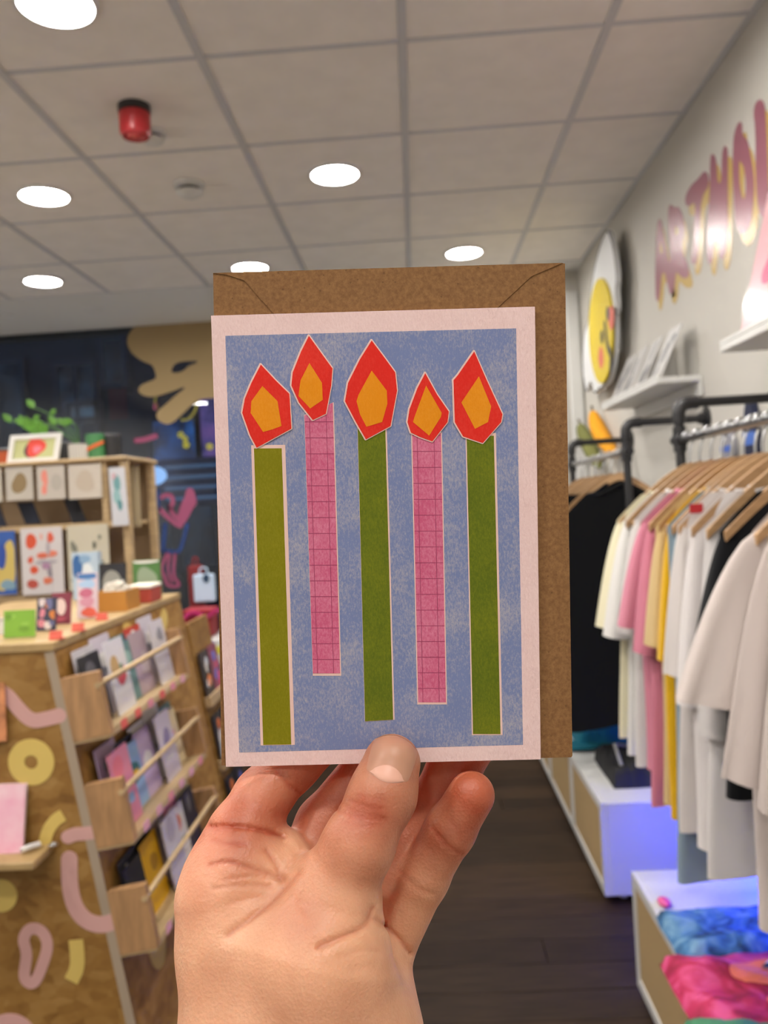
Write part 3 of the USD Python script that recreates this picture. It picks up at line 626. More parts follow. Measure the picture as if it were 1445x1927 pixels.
# racks on the slope
RZ = [(1290, 105), (1490, 165), (1690, 215)]; RU = []
for k, (py, px) in enumerate(RZ):
    zt = PY(px, py, SY0)[2]; u0 = (SZ-zt)/abs(dn[2]); RU.append(u0)
    rk = []
    for yy in (SY0-.002, SY0+.55):
        rk.append(t.add('rack_block', obox(o+dn*(u0-.012)+Y*(yy-SY0)+nn*.001, dn*.128, Y*.02, nn*.078), m_blockw, label='wooden end block of a card rack'))
    p0 = o+dn*(u0+.015)+nn*.074
    t.add('rail_dowel', tube([p0-Y*.004, p0+Y*.575], .0062, 12), m_pine, 40, label='pale wooden retaining dowel', under=rk[0])
    t.add('rack_floor', obox(o+dn*(u0+.110)+nn*.001, dn*.012, Y*.57, nn*.076), m_pine, under=rk[0])
    for j in range(6):
        q = o+dn*(u0+.106)+nn*.0772+Y*(.06+.085*j)
        t.add('price_sticker', obox(q, dn*.018, Y*.034, nn*.0008), cm(rng.choice(['#d98a98', '#d8605a', '#d9a0b0'])), under=rk[0], label='small pink price sticker')
t.add('end_shelf', cbox((-1.1, SY0-.085, .742), (-.765, SY0, .757), .002), m_ply, label='small plywood shelf on the end panel')
t.done((-1.0, SY0, 0))
# cards in the racks
cols = ['#d6d3d6', '#23232a', '#c9c4c8', '#5d7f80', '#a8949c', '#c6bcc8', '#86a4c8', '#d888a0', '#2f6f78', '#b8a2c0', '#d8c8a0', '#c04030', '#1c1e28', '#d8a410', '#c8c2cc', '#e0dcd6', '#30303a', '#7a8a60']
names = {'#d6d3d6': 'pale grey', '#23232a': 'charcoal', '#c9c4c8': 'off-white', '#5d7f80': 'teal grey', '#a8949c': 'mauve', '#c6bcc8': 'lilac white', '#86a4c8': 'sky blue', '#d888a0': 'rose pink', '#2f6f78': 'dark teal', '#b8a2c0': 'lilac', '#d8c8a0': 'cream', '#c04030': 'red', '#1c1e28': 'near-black', '#d8a410': 'mustard yellow', '#c8c2cc': 'silvery white', '#e0dcd6': 'white', '#30303a': 'dark slate', '#7a8a60': 'sage green'}
def card_on_slope(u0, y0, depth, w, h, col, shapes, label, seed, grp):
    g = random.Random(seed); tl = math.radians(g.uniform(3, 7))
    up = -dn*math.cos(tl)-nn*math.sin(tl)*0.3; up /= np.linalg.norm(up)
    bo = o+dn*(u0+.109)+nn*depth+Y*(y0-SY0)
    c = Thing('greeting_card', label, 'card', grp)
    c.add('card', ex(sbox(0, 0, w, h), .0025, bo, Y, up), cm(col, .5))
    n2 = np.cross(Y, up)
    for k, s in enumerate(shapes):
        if k % 2 == 0: pl = wig(18, (w*g.uniform(.3, .7), h*g.uniform(.45, .8)), w*g.uniform(.14, .3), h*g.uniform(.08, .2), seed*5+k)
        else: a, b = w*g.uniform(.12, .3), h*g.uniform(.2, .75); pl = sbox(a, b, a+w*.5, b+h*g.uniform(.06, .14))
        c.add('printed_shape', ex(pl.intersection(sbox(.004, .004, w-.004, h-.004)), .0006, bo+n2*(.0024+.0003*k), Y, up), cm(s, .5))
    c.done()
row = ['top', 'middle', 'bottom']; pos = ['nearest', 'second nearest', 'middle', 'second farthest', 'farthest']
plan = [[('#23232a', ['#5a5a62']), ('#d6d3d6', ['#c84a5a', '#6f9a84', '#c0a070']), ('#5d7f80', ['#8fb0a8']), ('#a8949c', ['#b8a8a8']), ('#c9c4c8', ['#888890'])],
        [('#d888a0', ['#e07888', '#86a4c8']), ('#86a4c8', ['#2f6f78', '#d8a410']), ('#b8a2c0', ['#e0dcd6']), ('#c6bcc8', ['#8a7fa8', '#e0dcd6']), ('#d8c8a0', ['#c04030', '#d888a0'])],
        [('#1c1e28', ['#2a2c38']), ('#d8a410', ['#a87c10']), ('#c8c2cc', ['#b0a8b8', '#d0ccd2']), ('#e0dcd6', ['#d87a60', '#7a8a60']), ('#30303a', ['#6a6a72'])]]
for k in range(3):
    for j in range(5):
        for s in (1, 0):                                # one behind, one in front
            col, sh = plan[k][j]
            if s == 1: col2 = cols[(k*7+j*3+2) % len(cols)]; sh2 = ['#e0dcd6', '#888890']
            else: col2, sh2 = col, sh
            hh = (.150, .160, .142)[(j+k) % 3]+(.014 if s else 0)
            lab = '%s card peeping up behind the %s card in the %s rack' % (names[col2], pos[j], row[k])
            if not s: lab = '%s greeting card in front, %s of five in the %s rack' % (names[col2], pos[j], row[k])
            card_on_slope(RU[k], SY0+.035+.098*j+(.012 if s else 0), .016+.012*(1-s)+.018*((j+k) % 3 == 1)*(1-s), .108, hh, col2, sh2, lab, 100+k*20+j*2+s, 'cards in the %s rack' % row[k])
# card and bits on the end shelf
q = PY(20, 1545, SY0-.03)
t = Thing('greeting_card', 'pink card standing on the small plywood shelf at the left edge', 'card')
t.add('card', obox((-.955, SY0-.04, .7575), (.147, 0, 0), (0, .003, 0), (0, .03, .125)), pm('pinkcard', (.74, .34, .45), .5, var=.35, vscale=14, vcol=(.80, .55, .58)))
t.add('fold', obox((-.955, SY0-.037, .7575), (.147, 0, 0), (0, .003, 0), (0, .034, .124)), cm('#e0c8cc'))
t.done()
a = PZ(40, 1602, .765); b = PZ(75, 1590, .765)
solo('enamel_pin', tube([a+[0, 0, .002], (a+b)/2+[0, 0, .003], b+[0, 0, .002]], .0055, 10), cm('#d8d4d0', .3), 'white bar pin lying on the small plywood shelf', 'pin', smooth=True)
b = PZ(100, 1590, .762)
solo('silver_ring', trimesh.creation.torus(.007, .0025, 24, 10).apply_translation(b+[0, 0, .001]), m_steel, 'small silver ring at the right end of the plywood shelf', 'ring', smooth=True)
solo('greeting_card', obox((-.99, SY0-.012, 1.0), (.150, 0, 0), (0, .003, 0), (0, .004, .115)).apply_translation([0, 0, -.03]), pm('orangecard', (.75, .30, .13), .5, var=.5, vscale=30), 'orange card at the left photo edge, above the pink one', 'card')

# things on top of the stand
ZT = SZ+T
def standing(name, label, cat, pxs, y, h_tilt, col, shapes, seed, thick=.006, zb=None, grp=None):
    """a card given by its left/right edge and top (photo pixels) at distance y, standing on zb"""
    zb = ZT if zb is None else zb
    (xl, yt), (xr, _) = pxs; a = PY(xl, yt, y); b = PY(xr, yt, y); w = b[0]-a[0]; h = (a[2]+b[2])/2-zb
    up = np.array([0, h_tilt, 1.]); up *= 1; bo = np.array([a[0], y, zb+.0005]); g = random.Random(seed)
    t = Thing(name, label, cat, grp); t.add('board', ex(sbox(0, 0, w, h), thick, bo+Y*thick, X, up), cm(col, .5))
    n = np.cross(X, up); n /= np.linalg.norm(n)
    for k, (fx, fz, rx, rz, cc) in enumerate(shapes):
        pl = wig(24, (fx*w, fz*h), rx*w, rz*h, seed*7+k).intersection(sbox(.002, .002, w-.002, h-.002))
        t.add('printed_shape', ex(pl, .0006, bo+Y*thick+n*(thick-.0003+.0003*k), X, up), cm(cc, .5))
    t.done(); return bo, w, h, up
def rs(n, cc, seed, s=.16):
    g = random.Random(seed); return [(g.uniform(.12, .88), g.uniform(.1, .9), s*g.uniform(.5, 1.2), s*g.uniform(.4, .9), g.choice(cc)) for _ in range(n)]
standing('green_note', 'bright green note card standing on the near corner of the stand top', 'card', ((4, 1150), (62, 1150)), 1.68, .12, '#7fae3c', rs(4, ['#6f9a34', '#8fbc4c'], 1), 1)
standing('greeting_card', 'white card half hidden at the left edge behind the green note card', 'card', ((-40, 1165), (8, 1165)), 1.74, .1, '#cfccc4', rs(2, ['#b0a8a0'], 2), 2)
standing('patterned_card', 'navy card with pink and orange pattern on the stand top', 'card', ((64, 1128), (100, 1128)), 1.76, .22, '#3a3a50', rs(9, ['#d08090', '#c8783c', '#d8c8c8', '#6a6a90'], 3, .2), 3)
standing('patterned_card', 'wine red card with a cream centre, leaning beside the navy patterned card', 'card', ((92, 1118), (128, 1118)), 1.86, .22, '#7d2f40', [(.5, .55, .25, .28, '#d8c0b8'), (.5, .15, .3, .06, '#a84858')], 4)
standing('patterned_card', 'tall slim white card with pink print and a blue top on the stand', 'card', ((140, 1080), (178, 1080)), 1.95, .15, '#d8c4cc', [(.4, .93, .6, .08, '#4a78b0'), (.5, .75, .4, .1, '#a8c4e0'), (.45, .55, .35, .1, '#c06a84'), (.5, .35, .35, .12, '#cf95a8'), (.6, .12, .4, .1, '#d8604c')], 5)
for k, (px, py, yy) in enumerate(((103, 1195, 1.80), (145, 1180, 1.86), (190, 1160, 2.0))):
    c = PZ(px, py, ZT+.01)
    t = Thing('price_sign', ['small red price sign nearest on the stand top', 'small red price sign in the middle of the stand top', 'small red price sign beside the orange box'][k], 'sign')
    t.add('plate', obox(c+[-.013, 0, -.0095], (.026, 0, 0), (0, .003, 0), (0, .006, .017)), cm('#cf5a48')); t.add('foot', obox(c+[-.013, 0, -.0095], (.026, 0, 0), (0, .02, 0), (0, 0, .002)), cm('#cf5a48')); t.done()
t = Thing('orange_box', 'open orange cardboard box on the stand top holding white paper', 'box')
a, b = PY(178, 1160, 2.06), PY(240, 1160, 2.06); x0, x1 = a[0], b[0]; hb = .052
m_ob = pm('obox', (.50, .22, .035), .6)
for lo, hi in (((x0, 2.06, ZT), (x1, 2.063, ZT+hb)), ((x0, 2.157, ZT), (x1, 2.16, ZT+hb)), ((x0, 2.063, ZT), (x0+.003, 2.157, ZT+hb)), ((x1-.003, 2.063, ZT), (x1, 2.157, ZT+hb))): t.add('side', cbox(lo, hi, .0008), m_ob)
t.add('bottom', cbox((x0+.003, 2.063, ZT), (x1-.003, 2.157, ZT+.003), .0008), m_ob); t.done()
pb = ell((0, 0, 0), (.036, .042, .036), 4); dd = fbm(pb.vertices*75, 3, 4); pb.vertices *= (.72+.55*np.abs(dd-.5)*2+.2*dd)[:, None]; pb.apply_translation(((x0+x1)/2, 2.11, ZT+.042))
solo('paper_bundle', pb, pm('tissue', (.62, .58, .50), .8), 'crumpled white paper sitting in the orange box', 'paper')
t = Thing('red_box', 'small red box with a white lid, right of the orange box', 'box')
a, b = PY(240, 1112, 2.22), PY(284, 1112, 2.22); t.add('body', cbox((a[0], 2.22, ZT+.0005), (b[0], 2.31, ZT+.040), .003), cm('#b5493c')); t.add('lid', cbox((a[0]-.004, 2.216, ZT+.040), (b[0]+.002, 2.314, ZT+.050), .003), cm('#e6dfcf')); t.done()
fr0 = standing('framed_print', 'dark framed grey print standing beyond the orange box', 'picture', ((183, 1062), (232, 1062)), 2.17, .1, '#202026', [(.5, .5, .34, .38, '#8d8d86')], 8, .012)
standing('framed_print', 'green framed print with a white top edge, right of the dark framed print', 'picture', ((247, 1055), (298, 1055)), 2.36, .08, '#49743a', [(.5, .45, .38, .36, '#8a9a80'), (.5, .96, .5, .05, '#dfdcd4')], 9, .012)

# ---- second stand section with dark zines, beyond the racks
t = Thing('zine_stand', 'leaning chipboard with pockets of dark zines, beyond the card racks', 'display stand')
Y2a, Y2b = 2.495, 2.72; o2 = np.array([SX(1.06), Y2a, 1.06])
t.add('board', obox(o2-nn*T, dn*1.072, Y*(Y2b-Y2a), nn*T), m_osb)
for yy in (Y2a+.05, Y2b-.08): t.add('rear_leg', obox(o2-nn*(T+.03)+Y*(yy-Y2a)+dn*.02, np.array([-.12, 0, -1.035]), Y*.04, nn*.028), m_pine)
for k in range(4): t.add('pocket_lip', obox(o2+dn*(.235+.2*k)+nn*.001, dn*.03, Y*.225, nn*.02), m_pine)
t.done((-.7, Y2a, 0))
zc_ = ['#2a1a22', '#5a4a8a', '#1a1c28', '#8a3a58', '#3c4a7a', '#22202a', '#6a2a2c', '#30306a']
zsh = ['#c8ccd0', '#d84a78', '#e07a3c', '#6a70c8', '#e0d8d0', '#3a3a48']
for k in range(4):
    for j in range(2):
        s = k*4+j; g = random.Random(500+s); w, h = .102, .165; bo = o2+dn*(.262+.2*k)+nn*.006+Y*(.006+.110*j)
        zb = Thing('zine', 'dark zine on the leaning board, row %s from the top, %s' % (['one', 'two', 'three', 'four'][k], ['nearer one', 'farther one'][j]), 'zine', 'zines on the far slanted section')
        zb.add('cover', ex(sbox(0, 0, w, h), .004, bo, Y, -dn), cm(zc_[(s*3+k) % 8], .4))
        for i in range(5): zb.add('printed_shape', ex(wig(18, (g.uniform(.25, .75)*w, g.uniform(.2, .8)*h), g.uniform(.1, .25)*w, g.uniform(.06, .2)*h, 900+s*6+i).intersection(sbox(.004, .004, w-.004, h-.004)), .0005+.0003*i, bo+nn*.0038, Y, -dn), cm(zsh[(s+i*2) % 6], .4))
        zb.done()
# loose tags hanging under the bottom rack
t = Thing('hanging_tag', 'yellow oval tag with a red top hanging below the bottom rack', 'tag')
c = o+dn*.66+nn*.03+Y*.28
t.add('tag', ex(Point(0, 0).buffer(.022).intersection(sbox(-1, -1, 1, 1)), .002, c, Y*.8, -dn*1.3), cm('#d8b410')); t.add('string', tube([c-dn*.028, c-dn*.07-nn*.02], .002, 6), cm('#b03030')); t.done()
solo('lilac_slip', ex(sbox(0, 0, .05, .075), .0015, o+dn*.665+nn*.004+Y*.20, Y, -dn), cm('#8f7fb8'), 'lilac paper slip under the bottom rack end block', 'paper slip')

# ================================================================== pine print rack at the window
RY = 3.0
t = Thing('print_rack', 'pine print rack with rails of hanging prints in front of the window', 'print rack')
xl, xr = -1.75, PY(232, 900, RY)[0]; zt = PY(120, 872, RY)[2]
zm = PY(120, 986, RY)[2]; zl = PY(120, 1118, RY)[2]; dpt = .30
for yy in (RY, RY+dpt):
    for xx in (xl, xr): t.add('post', cbox((xx-.014, yy, 0), (xx+.014, yy+.035, zt), .003), m_pine)
t.add('top_board', cbox((xl-.02, RY-.02, zt), (xr+.02, RY+dpt+.05, zt+.014), .003), m_pine)
for z in (zm, zl): 
    t.add('shelf_rail', cbox((xl+.014, RY, z-.022), (xr-.014, RY+.02, z), .002), m_pine)
    t.add('shelf_board', cbox((xl-.01, RY+.02, z-.018), (xr-.014, RY+dpt, z-.004), .002), m_pine)
t.add('back_board', cbox((xl, RY+dpt+.035, .5), (xr, RY+dpt+.045, zt), .002), pm('kraftboard', (.34, .24, .14), .7))
t.add('post', cbox((PY(198, 950, RY)[0]-.012, RY, zm), (PY(198, 950, RY)[0]+.012, RY+.02, zt), .002), m_pine)
t.add('kick_board', cbox((xl+.014, RY+.05, .05), (xr-.014, RY+.065, zl-.1), .002), m_osb)
t.done()
def hung(name, label, cat, tl, br, y, col, shapes, seed, tilt=-.04, thick=.003, skew=0, stuff=None):
    a, b = PY(*tl, y), PY(*br, y); w, h = b[0]-a[0], a[2]-b[2]; bo = np.array([a[0], y, b[2]]); up = np.array([skew, tilt*-1, 1.])
    t = Thing(name, label, cat); t.add('sheet', ex(sbox(0, 0, w, h), thick, bo, X, up), cm(col, .6)); n = np.cross(X, up); n /= np.linalg.norm(n)
    for k, (fx, fz, rx, rz, cc) in enumerate(shapes):
        pl = wig(24, (fx*w, fz*h), rx*w, rz*h, seed*7+k).intersection(sbox(.003, .003, w-.003, h-.003))
        if not pl.is_empty: t.add('printed_shape', ex(pl, .0006, bo+n*(thick-.0003+.0003*k), X, up), cm(cc, .6))
    t.done()
yb = RY-.012
hung('tote_bag', 'cream square print with a brown round motif, hung on the top rail', 'print', (9, 880), (64, 940), yb, '#b9b1a4', [(.5, .5, .28, .3, '#8a7450')], 31)
hung('tote_bag', 'cream square print with a coral red stroke, hung on the top rail', 'print', (68, 878), (124, 938), yb, '#bdb4a8', [(.28, .65, .11, .25, '#e08878'), (.25, .3, .1, .16, '#e08878'), (.7, .5, .2, .25, '#aea69a')], 32)
hung('tote_bag', 'plain cream square print at the right end of the top rail', 'print', (127, 876), (193, 936), yb, '#c2b8aa', [(.5, .5, .3, .3, '#b8aa98')], 33)
hung('tote_bag', 'cream print cut by the left edge on the top rail', 'print', (-48, 884), (5, 944), yb, '#c0b8aa', [(.5, .5, .2, .2, '#a09080')], 34)
for k, (a, b, cc) in enumerate((((46, 945), (78, 985), '#1c2438'), ((135, 938), (165, 985), '#20222c'), ((-10, 950), (14, 990), '#20263a'))):
    hung('dark_bag_strap', ['navy strap hanging behind the prints, left of the middle', 'dark strap hanging behind the right hand prints', 'dark strap at the left photo edge'][k], 'strap', a, b, RY+.10, cc, [], 40+k, skew=-.35)
hung('art_print', 'blue and yellow abstract print cut by the left edge', 'print', (-50, 1003), (33, 1118), yb, '#2f57a0', [(.75, .8, .2, .15, '#2f57a0'), (.85, .5, .14, .4, '#c8b060'), (.6, .25, .2, .2, '#c8b060'), (.8, .15, .2, .08, '#7a98a8'), (.65, .6, .12, .2, '#28489a')], 35)
g = random.Random(77)
hung('art_print', 'white print with red flowers and grey stems on the lower rail', 'print', (36, 995), (122, 1116), yb, '#cbc4c2', [(.25, .80, .14, .11, '#cf5030'), (.72, .84, .08, .08, '#cf5a40'), (.5, .86, .04, .05, '#d8a090'), (.22, .52, .07, .05, '#cf5030'), (.3, .37, .1, .06, '#cf5030'), (.25, .16, .13, .07, '#b04a3c'), (.62, .2, .12, .05, '#d07050'), (.52, .58, .16, .04, '#d06a50'), (.74, .6, .13, .05, '#d8795f'), (.6, .48, .26, .025, '#a098a0'), (.66, .68, .05, .1, '#a8a0a4'), (.68, .34, .05, .1, '#8a8088'), (.6, .42, .1, .05, '#a8809a')], 36)
hung('art_print', 'cream print with small dark botanical sketches, beside the red flowers', 'print', (124, 990), (209, 1108), yb, '#c2baa4', rs(13, ['#6a6a5a', '#7a7a6c', '#55584c'], 9, .07), 37)
hung('art_print', 'tall white print with a teal streak, hanging at the rack corner', 'print', (206, 880), (243, 988), RY-.03, '#c4c4c8', [(.45, .72, .2, .18, '#6a9a9c'), (.4, .5, .25, .12, '#8ab0b0'), (.55, .35, .15, .1, '#58888c'), (.3, .85, .12, .06, '#c8a0a8')], 38, skew=-.03)
hung('art_print', 'plain buff print behind the rack corner', 'print', (244, 878), (266, 990), RY+.12, '#a89878', [], 39)
standing('paper_bag', 'blue and white printed paper bag standing in front of the botanical print', 'bag', ((133, 1040), (182, 1040)), 2.40, .03, '#a9bdcf', [(.2, .7, .2, .25, '#2f5f9a'), (.6, .5, .2, .3, '#cfd8de'), (.5, .85, .2, .1, '#7f9fc0')], 43, .03)
# on top of the rack
ZR = zt+.014
def rp(px, py, y=RY+.1): return PY(px, py, y)
a, b = rp(15, 870), rp(107, 815); wf, hf = b[0]-a[0], b[2]-ZR
t = Thing('framed_print', 'white framed print of a red flower on green, on top of the pine rack', 'picture')
up = np.array([.12, .18, 1.]); bo = np.array([a[0], RY+.1, ZR])
t.add('frame', ex(sbox(0, 0, wf, hf).difference(sbox(.018, .018, wf-.018, hf-.018)), .014, bo, X, up), m_white)
n = np.cross(X, up); n /= np.linalg.norm(n)
t.add('picture', ex(sbox(.015, .015, wf-.015, hf-.015), .006, bo, X, up), cm('#b8bd86'))
for k, (fx, fz, rx, rz, cc) in enumerate(((.47, .52, .17, .33, '#4a3038'), (.52, .55, .19, .32, '#d8483a'), (.55, .48, .09, .12, '#e07888'))): t.add('printed_shape', ex(wig(24, (fx*wf, fz*hf), rx*wf, rz*hf, 70+k), .0006, bo+n*(.006+.0003*k), X, up), cm(cc))
t.done()
c = rp(150, 850, RY+.14); t = Thing('plant_pot', 'ribbed pale grey pot with trailing green stems, on the pine rack', 'potted plant')
th = np.linspace(0, 2*np.pi, 97)[:-1]; pr = []
for f, z in ((.9, 0), (1, .02), (1, .062), (1.03, .066), (.9, .066), (.88, .05)): pr.append(np.c_[c[0]+.040*f*(1+.035*np.cos(24*th))*np.cos(th), c[1]+.040*f*(1+.035*np.cos(24*th))*np.sin(th), np.full(96, ZR+z)])
t.add('pot', skin(pr), pm('potgrey', (.48, .48, .46), .6), 40); t.add('soil', lathe([(0, .052), (.036, .052), (.036, .045), (0, .045), (0, .052)], (c[0], c[1], ZR), 24), pm('soil', (.03, .02, .012), .9))
m_stem = pm('stem', (.05, .16, .03), .5); m_leaf = pm('leaf', (.13, .36, .04), .4, var=.4, vscale=60)
def leafmesh(p, d, L, w):
    d = np.asarray(d, float); d /= np.linalg.norm(d); s = np.cross(d, [0.2, -1, .3]); s /= np.linalg.norm(s); n = np.cross(d, s); V = []; F = []
    q = np.linspace(0, 1, 9)
    for i, k in enumerate(q):
        ww = w*math.sin(math.pi*min(1, k**.8))*.5; cc = p+d*L*k-Z*.25*L*k*k
        V += [cc-s*ww+n*.12*ww*2, cc, cc+s*ww+n*.12*ww*2]
        if i: b = 3*i; F += [[b-3, b-2, b+1], [b-3, b+1, b], [b-2, b-1, b+2], [b-2, b+2, b+1]]
    m = trimesh.Trimesh(V, F, process=False); m2 = m.copy(); m2.vertices += n*.0008; m2.invert(); return cat_([m, m2])
tips = [(64, 768), (48, 800), (105, 800), (128, 800), (20, 795)]
for k, (px, py) in enumerate(tips):
    e = rp(px, py, RY+.12); s0 = np.array([c[0], c[1], ZR+.05]); mid = (s0+e)/2+Z*(.05+.01*k)+X*.02
    pth = np.array([(1-q)**2*s0+2*q*(1-q)*mid+q*q*e for q in np.linspace(0, 1, 14)])
    i = t.add('stem', tube(pth, .0022, 6), m_stem, True)
    t.add('leaf', leafmesh(e, (-.3, -.1, .6-.3*(k % 2)), .055, .028), m_leaf, True, under=i)
    t.add('leaf', leafmesh(pth[9], (.5*(-1)**k, -.3, .4), .05, .024), m_leaf, True, under=i)
e = rp(62, 810, RY+.12); 
for k in range(5): t.add('leaf', leafmesh(e+np.array([.012*k-.02, 0, -.01*k]), (-.25+.14*k, -.1, .8), .09, .03), m_leaf, True)
t.done((c[0], c[1], ZR))
c = rp(181, 850, RY+.16); t = Thing('tin_can', 'green tin with an orange slanted stripe, beside the ribbed pot', 'tin')
t.add('can', lathe([(0, 0), (.036, 0), (.038, .003), (.038, .10), (.036, .103), (0, .10), (0, 0)], (c[0], c[1], ZR), 32), pm('cangreen', (.05, .20, .07), .4), 40)
t.add('stripe', tube(np.c_[c[0]+.0375*np.cos(np.linspace(-2.6, -.4, 16)), c[1]+.0375*np.sin(np.linspace(-2.6, -.4, 16)), ZR+.035+.035*np.linspace(0, 1, 16)], .007, 8), cm('#d8602c'), True); t.done()
for k, (px, cc, lab) in enumerate(((5, '#a84a20', 'orange tin at the left photo edge on the pine rack'), (120, '#26282c', 'dark canister between the framed flower and the ribbed pot'), (212, '#1c1d20', 'dark round canister at the right end of the rack top'))):
    c = rp(px, 850, RY+.18); t = Thing('canister', lab, 'canister'); hh = (.06, .07, .09)[k]
    t.add('body', lathe([(0, 0), (.032, 0), (.034, .003), (.034, hh), (0, hh), (0, 0)], (c[0], c[1], ZR), 28), cm(cc, .5), 40); t.add('lid', lathe([(0, hh), (.035, hh), (.035, hh+.008), (.03, hh+.011), (0, hh+.011), (0, hh)], (c[0], c[1], ZR), 28), cm('#3a3a3c', .5), 40); t.done()

# ================================================================== window decals (flat vinyl and paint on the glass)
YD = YB+.0085
def dec(pts): q = [PY(a, b, YD) for a, b in pts]; return [(a[0], a[2]) for a in q]
def dput(t, name, poly, mat, k=0, lab=None): t.add(name, ex(poly, .0012, (0, YD-.0003*k, 0), X, Z), mat, label=lab)
z4 = lambda pts: [(a*.2976, 560+b*.2976) for a, b in pts]
z7 = lambda pts: [(230+a*.415, 560+b*.415) for a, b in pts]
big_ = smoothpoly(dec(z4([(1345,128),(1180,135),(1000,140),(870,165),(810,230),(800,290),(830,350),(900,405),(965,425),(985,480),(990,515),(900,545),(870,580),(890,615),(950,630),(1010,620),(1100,590),(1165,563),(1170,575),(1120,610),(1030,690),(990,725),(990,770),(1040,802),(1080,800),(1130,760),(1230,660),(1290,636),(1500,630),(1620,560),(1640,300),(1560,150)])))
hole = smoothpoly(dec(z4([(1080,475),(1095,425),(1140,405),(1200,402),(1250,398),(1245,415),(1190,432),(1165,460),(1120,478)])))
t = Thing('window_decal', 'big tan cut-out vinyl shape with fingers, stuck on the shop window', 'window sticker')
dput(t, 'vinyl', big_.difference(hole), pm('tanvinyl', (.34, .24, .11), .7)); t.done()
m_pl = pm('pinkline', (.33, .07, .15), .7); m_bl = pm('blueline', (.015, .05, .20), .7)
t = Thing('painted_figure', 'person outline painted on the window in pink and blue, holding a big heart', 'window painting')
pxs = PY(300, 960, YD)[1]/FPX
def ln(pts, w, mat, lab=None): dput(t, 'paint_stroke', smoothline(dec(z7(pts))).buffer(w*pxs), mat, 0, lab)
ln([(180, 905), (200, 893), (225, 900), (232, 930), (215, 955)], 4, m_pl); ln([(215, 955), (235, 990), (262, 1010)], 4, m_pl); ln([(170, 960), (200, 990), (240, 1025), (262, 1035)], 4.5, m_pl)
dput(t, 'heart', smoothpoly(dec(z7([(262, 1050), (245, 1010), (268, 930), (285, 905), (290, 865), (318, 862), (330, 890), (340, 930), (318, 960), (300, 1000)]))), m_pl, 1, 'pink painted heart shape')
ln([(160, 880), (158, 920), (165, 960)], 4, m_bl); ln([(195, 1030), (190, 1090), (185, 1150)], 3.5, m_bl); ln([(295, 1030), (280, 1090), (262, 1150), (240, 1155), (190, 1148)], 3.5, m_bl)
ln([(205, 1160), (190, 1190), (175, 1230), (195, 1270), (205, 1310), (262, 1310), (250, 1285), (235, 1270), (232, 1230), (240, 1160)], 3, m_pl); ln([(215, 1165), (205, 1230), (225, 1290)], 2.5, m_pl)
t.done()
for k, (pts, w, lab) in enumerate((([(65, 648), (100, 645), (150, 628)], 5, 'pink painted dash on the window, left of the blue sheet'), ([(70, 758), (95, 750), (118, 738)], 4, 'smaller pink painted dash, just right of the buff print'), ([(150, 500), (152, 485)], 4, 'tiny pink dab painted under the tan vinyl finger'))):
    solo('paint_dash', ex(smoothline(dec(z7(pts))).buffer(w*pxs), .0012, (0, YD, 0), X, Z), m_pl, lab, 'window painting')
for k, (a, b, r) in enumerate(((265, 622, 14), (285, 640, 12), (290, 668, 15), (396, 676, 15))):
    c = dec(z7([(a, b)]))[0]; pet = unary_union([Point(c[0]+.7*r*pxs*.415*math.cos(q), c[1]+.7*r*pxs*.415*math.sin(q)).buffer(.45*r*pxs*.415) for q in np.arange(5)*2*np.pi/5]).difference(Point(c).buffer(.3*r*pxs*.415))
    solo('flower_sticker', ex(pet, .0012, (0, YD, 0), X, Z), cm('#a8a428', .7), ['yellow flower sticker on the window, upper left of the cluster', 'yellow flower sticker on the window, middle of the cluster', 'yellow flower sticker on the window, lowest of the cluster', 'yellow flower sticker on the window, alone at the card edge'][k], 'sticker')
for k, (pts, lab) in enumerate((([(152, 455), (148, 475), (160, 500)], 'thin yellow painted curl left under the tan vinyl'), ([(335, 470), (335, 510), (300, 555), (270, 555)], 'thin yellow painted arc right of the tan vinyl finger'))):
    solo('paint_curl', ex(smoothline(dec(z7(pts))).buffer(2*pxs), .0012, (0, YD, 0), X, Z), cm('#8a8430', .7), lab, 'window painting')

# ---- bench at the window
t = Thing('window_bench', 'white display bench with a yellow stripe along its front edge, by the window', 'bench')
by = 4.7; a = PY(352, 1207, by); zt2, zs0, zs1, zb2 = PY(385, 1205, by)[2], PY(385, 1218, by)[2], PY(385, 1232, by)[2], PY(385, 1250, by)[2]
x0, x1 = -1.55, .30
t.add('top', cbox((x0, by, zs0), (x1, by+.6, zt2), .004), m_white); t.add('yellow_stripe', cbox((x0, by-.002, zs1), (x1, by+.02, zs0), .002), cm('#d8cf3c'), label='yellow stripe'); t.add('apron', cbox((x0, by, zb2), (x1, by+.58, zs1), .004), m_white)
for xx in (x0+.02, x0+.26, x1-.07): t.add('leg', cbox((xx, by+.02, 0), (xx+.04, by+.06, zb2), .004), m_white)
t.add('rear_panel', cbox((x0+.02, by+.5, .02), (x1-.02, by+.52, zb2), .003), pm('tealpanel', (.16, .28, .26), .6))
t.add('lower_shelf', cbox((x0+.02, by+.02, .42), (x1-.02, by+.5, .44), .003), m_white); t.done()
zb3 = zt2
def bench(name, label, cat, tl, br, dy, col, dd, extra=None):
    a, b = PY(*tl, by+dy), PY(*br, by+dy); z0 = max(b[2], zb3+.0005) if dy < .6 else b[2]
    t = Thing(name, label, cat); t.add('body', cbox((a[0], by+dy, z0), (b[0], by+dy+dd, a[2]), .008), cm(col)); 
    if extra: extra(t, a, b, z0)
    t.done()
bench('red_tub', 'dark red tub standing on the window bench', 'tub', (345, 1150), (400, 1210), .10, '#8a2228', .16, lambda t, a, b, z0: t.add('rim', cbox((a[0]-.006, by+.094, a[2]-.012), (b[0]+.006, by+.266, a[2]+.003), .003), cm('#a83038')))
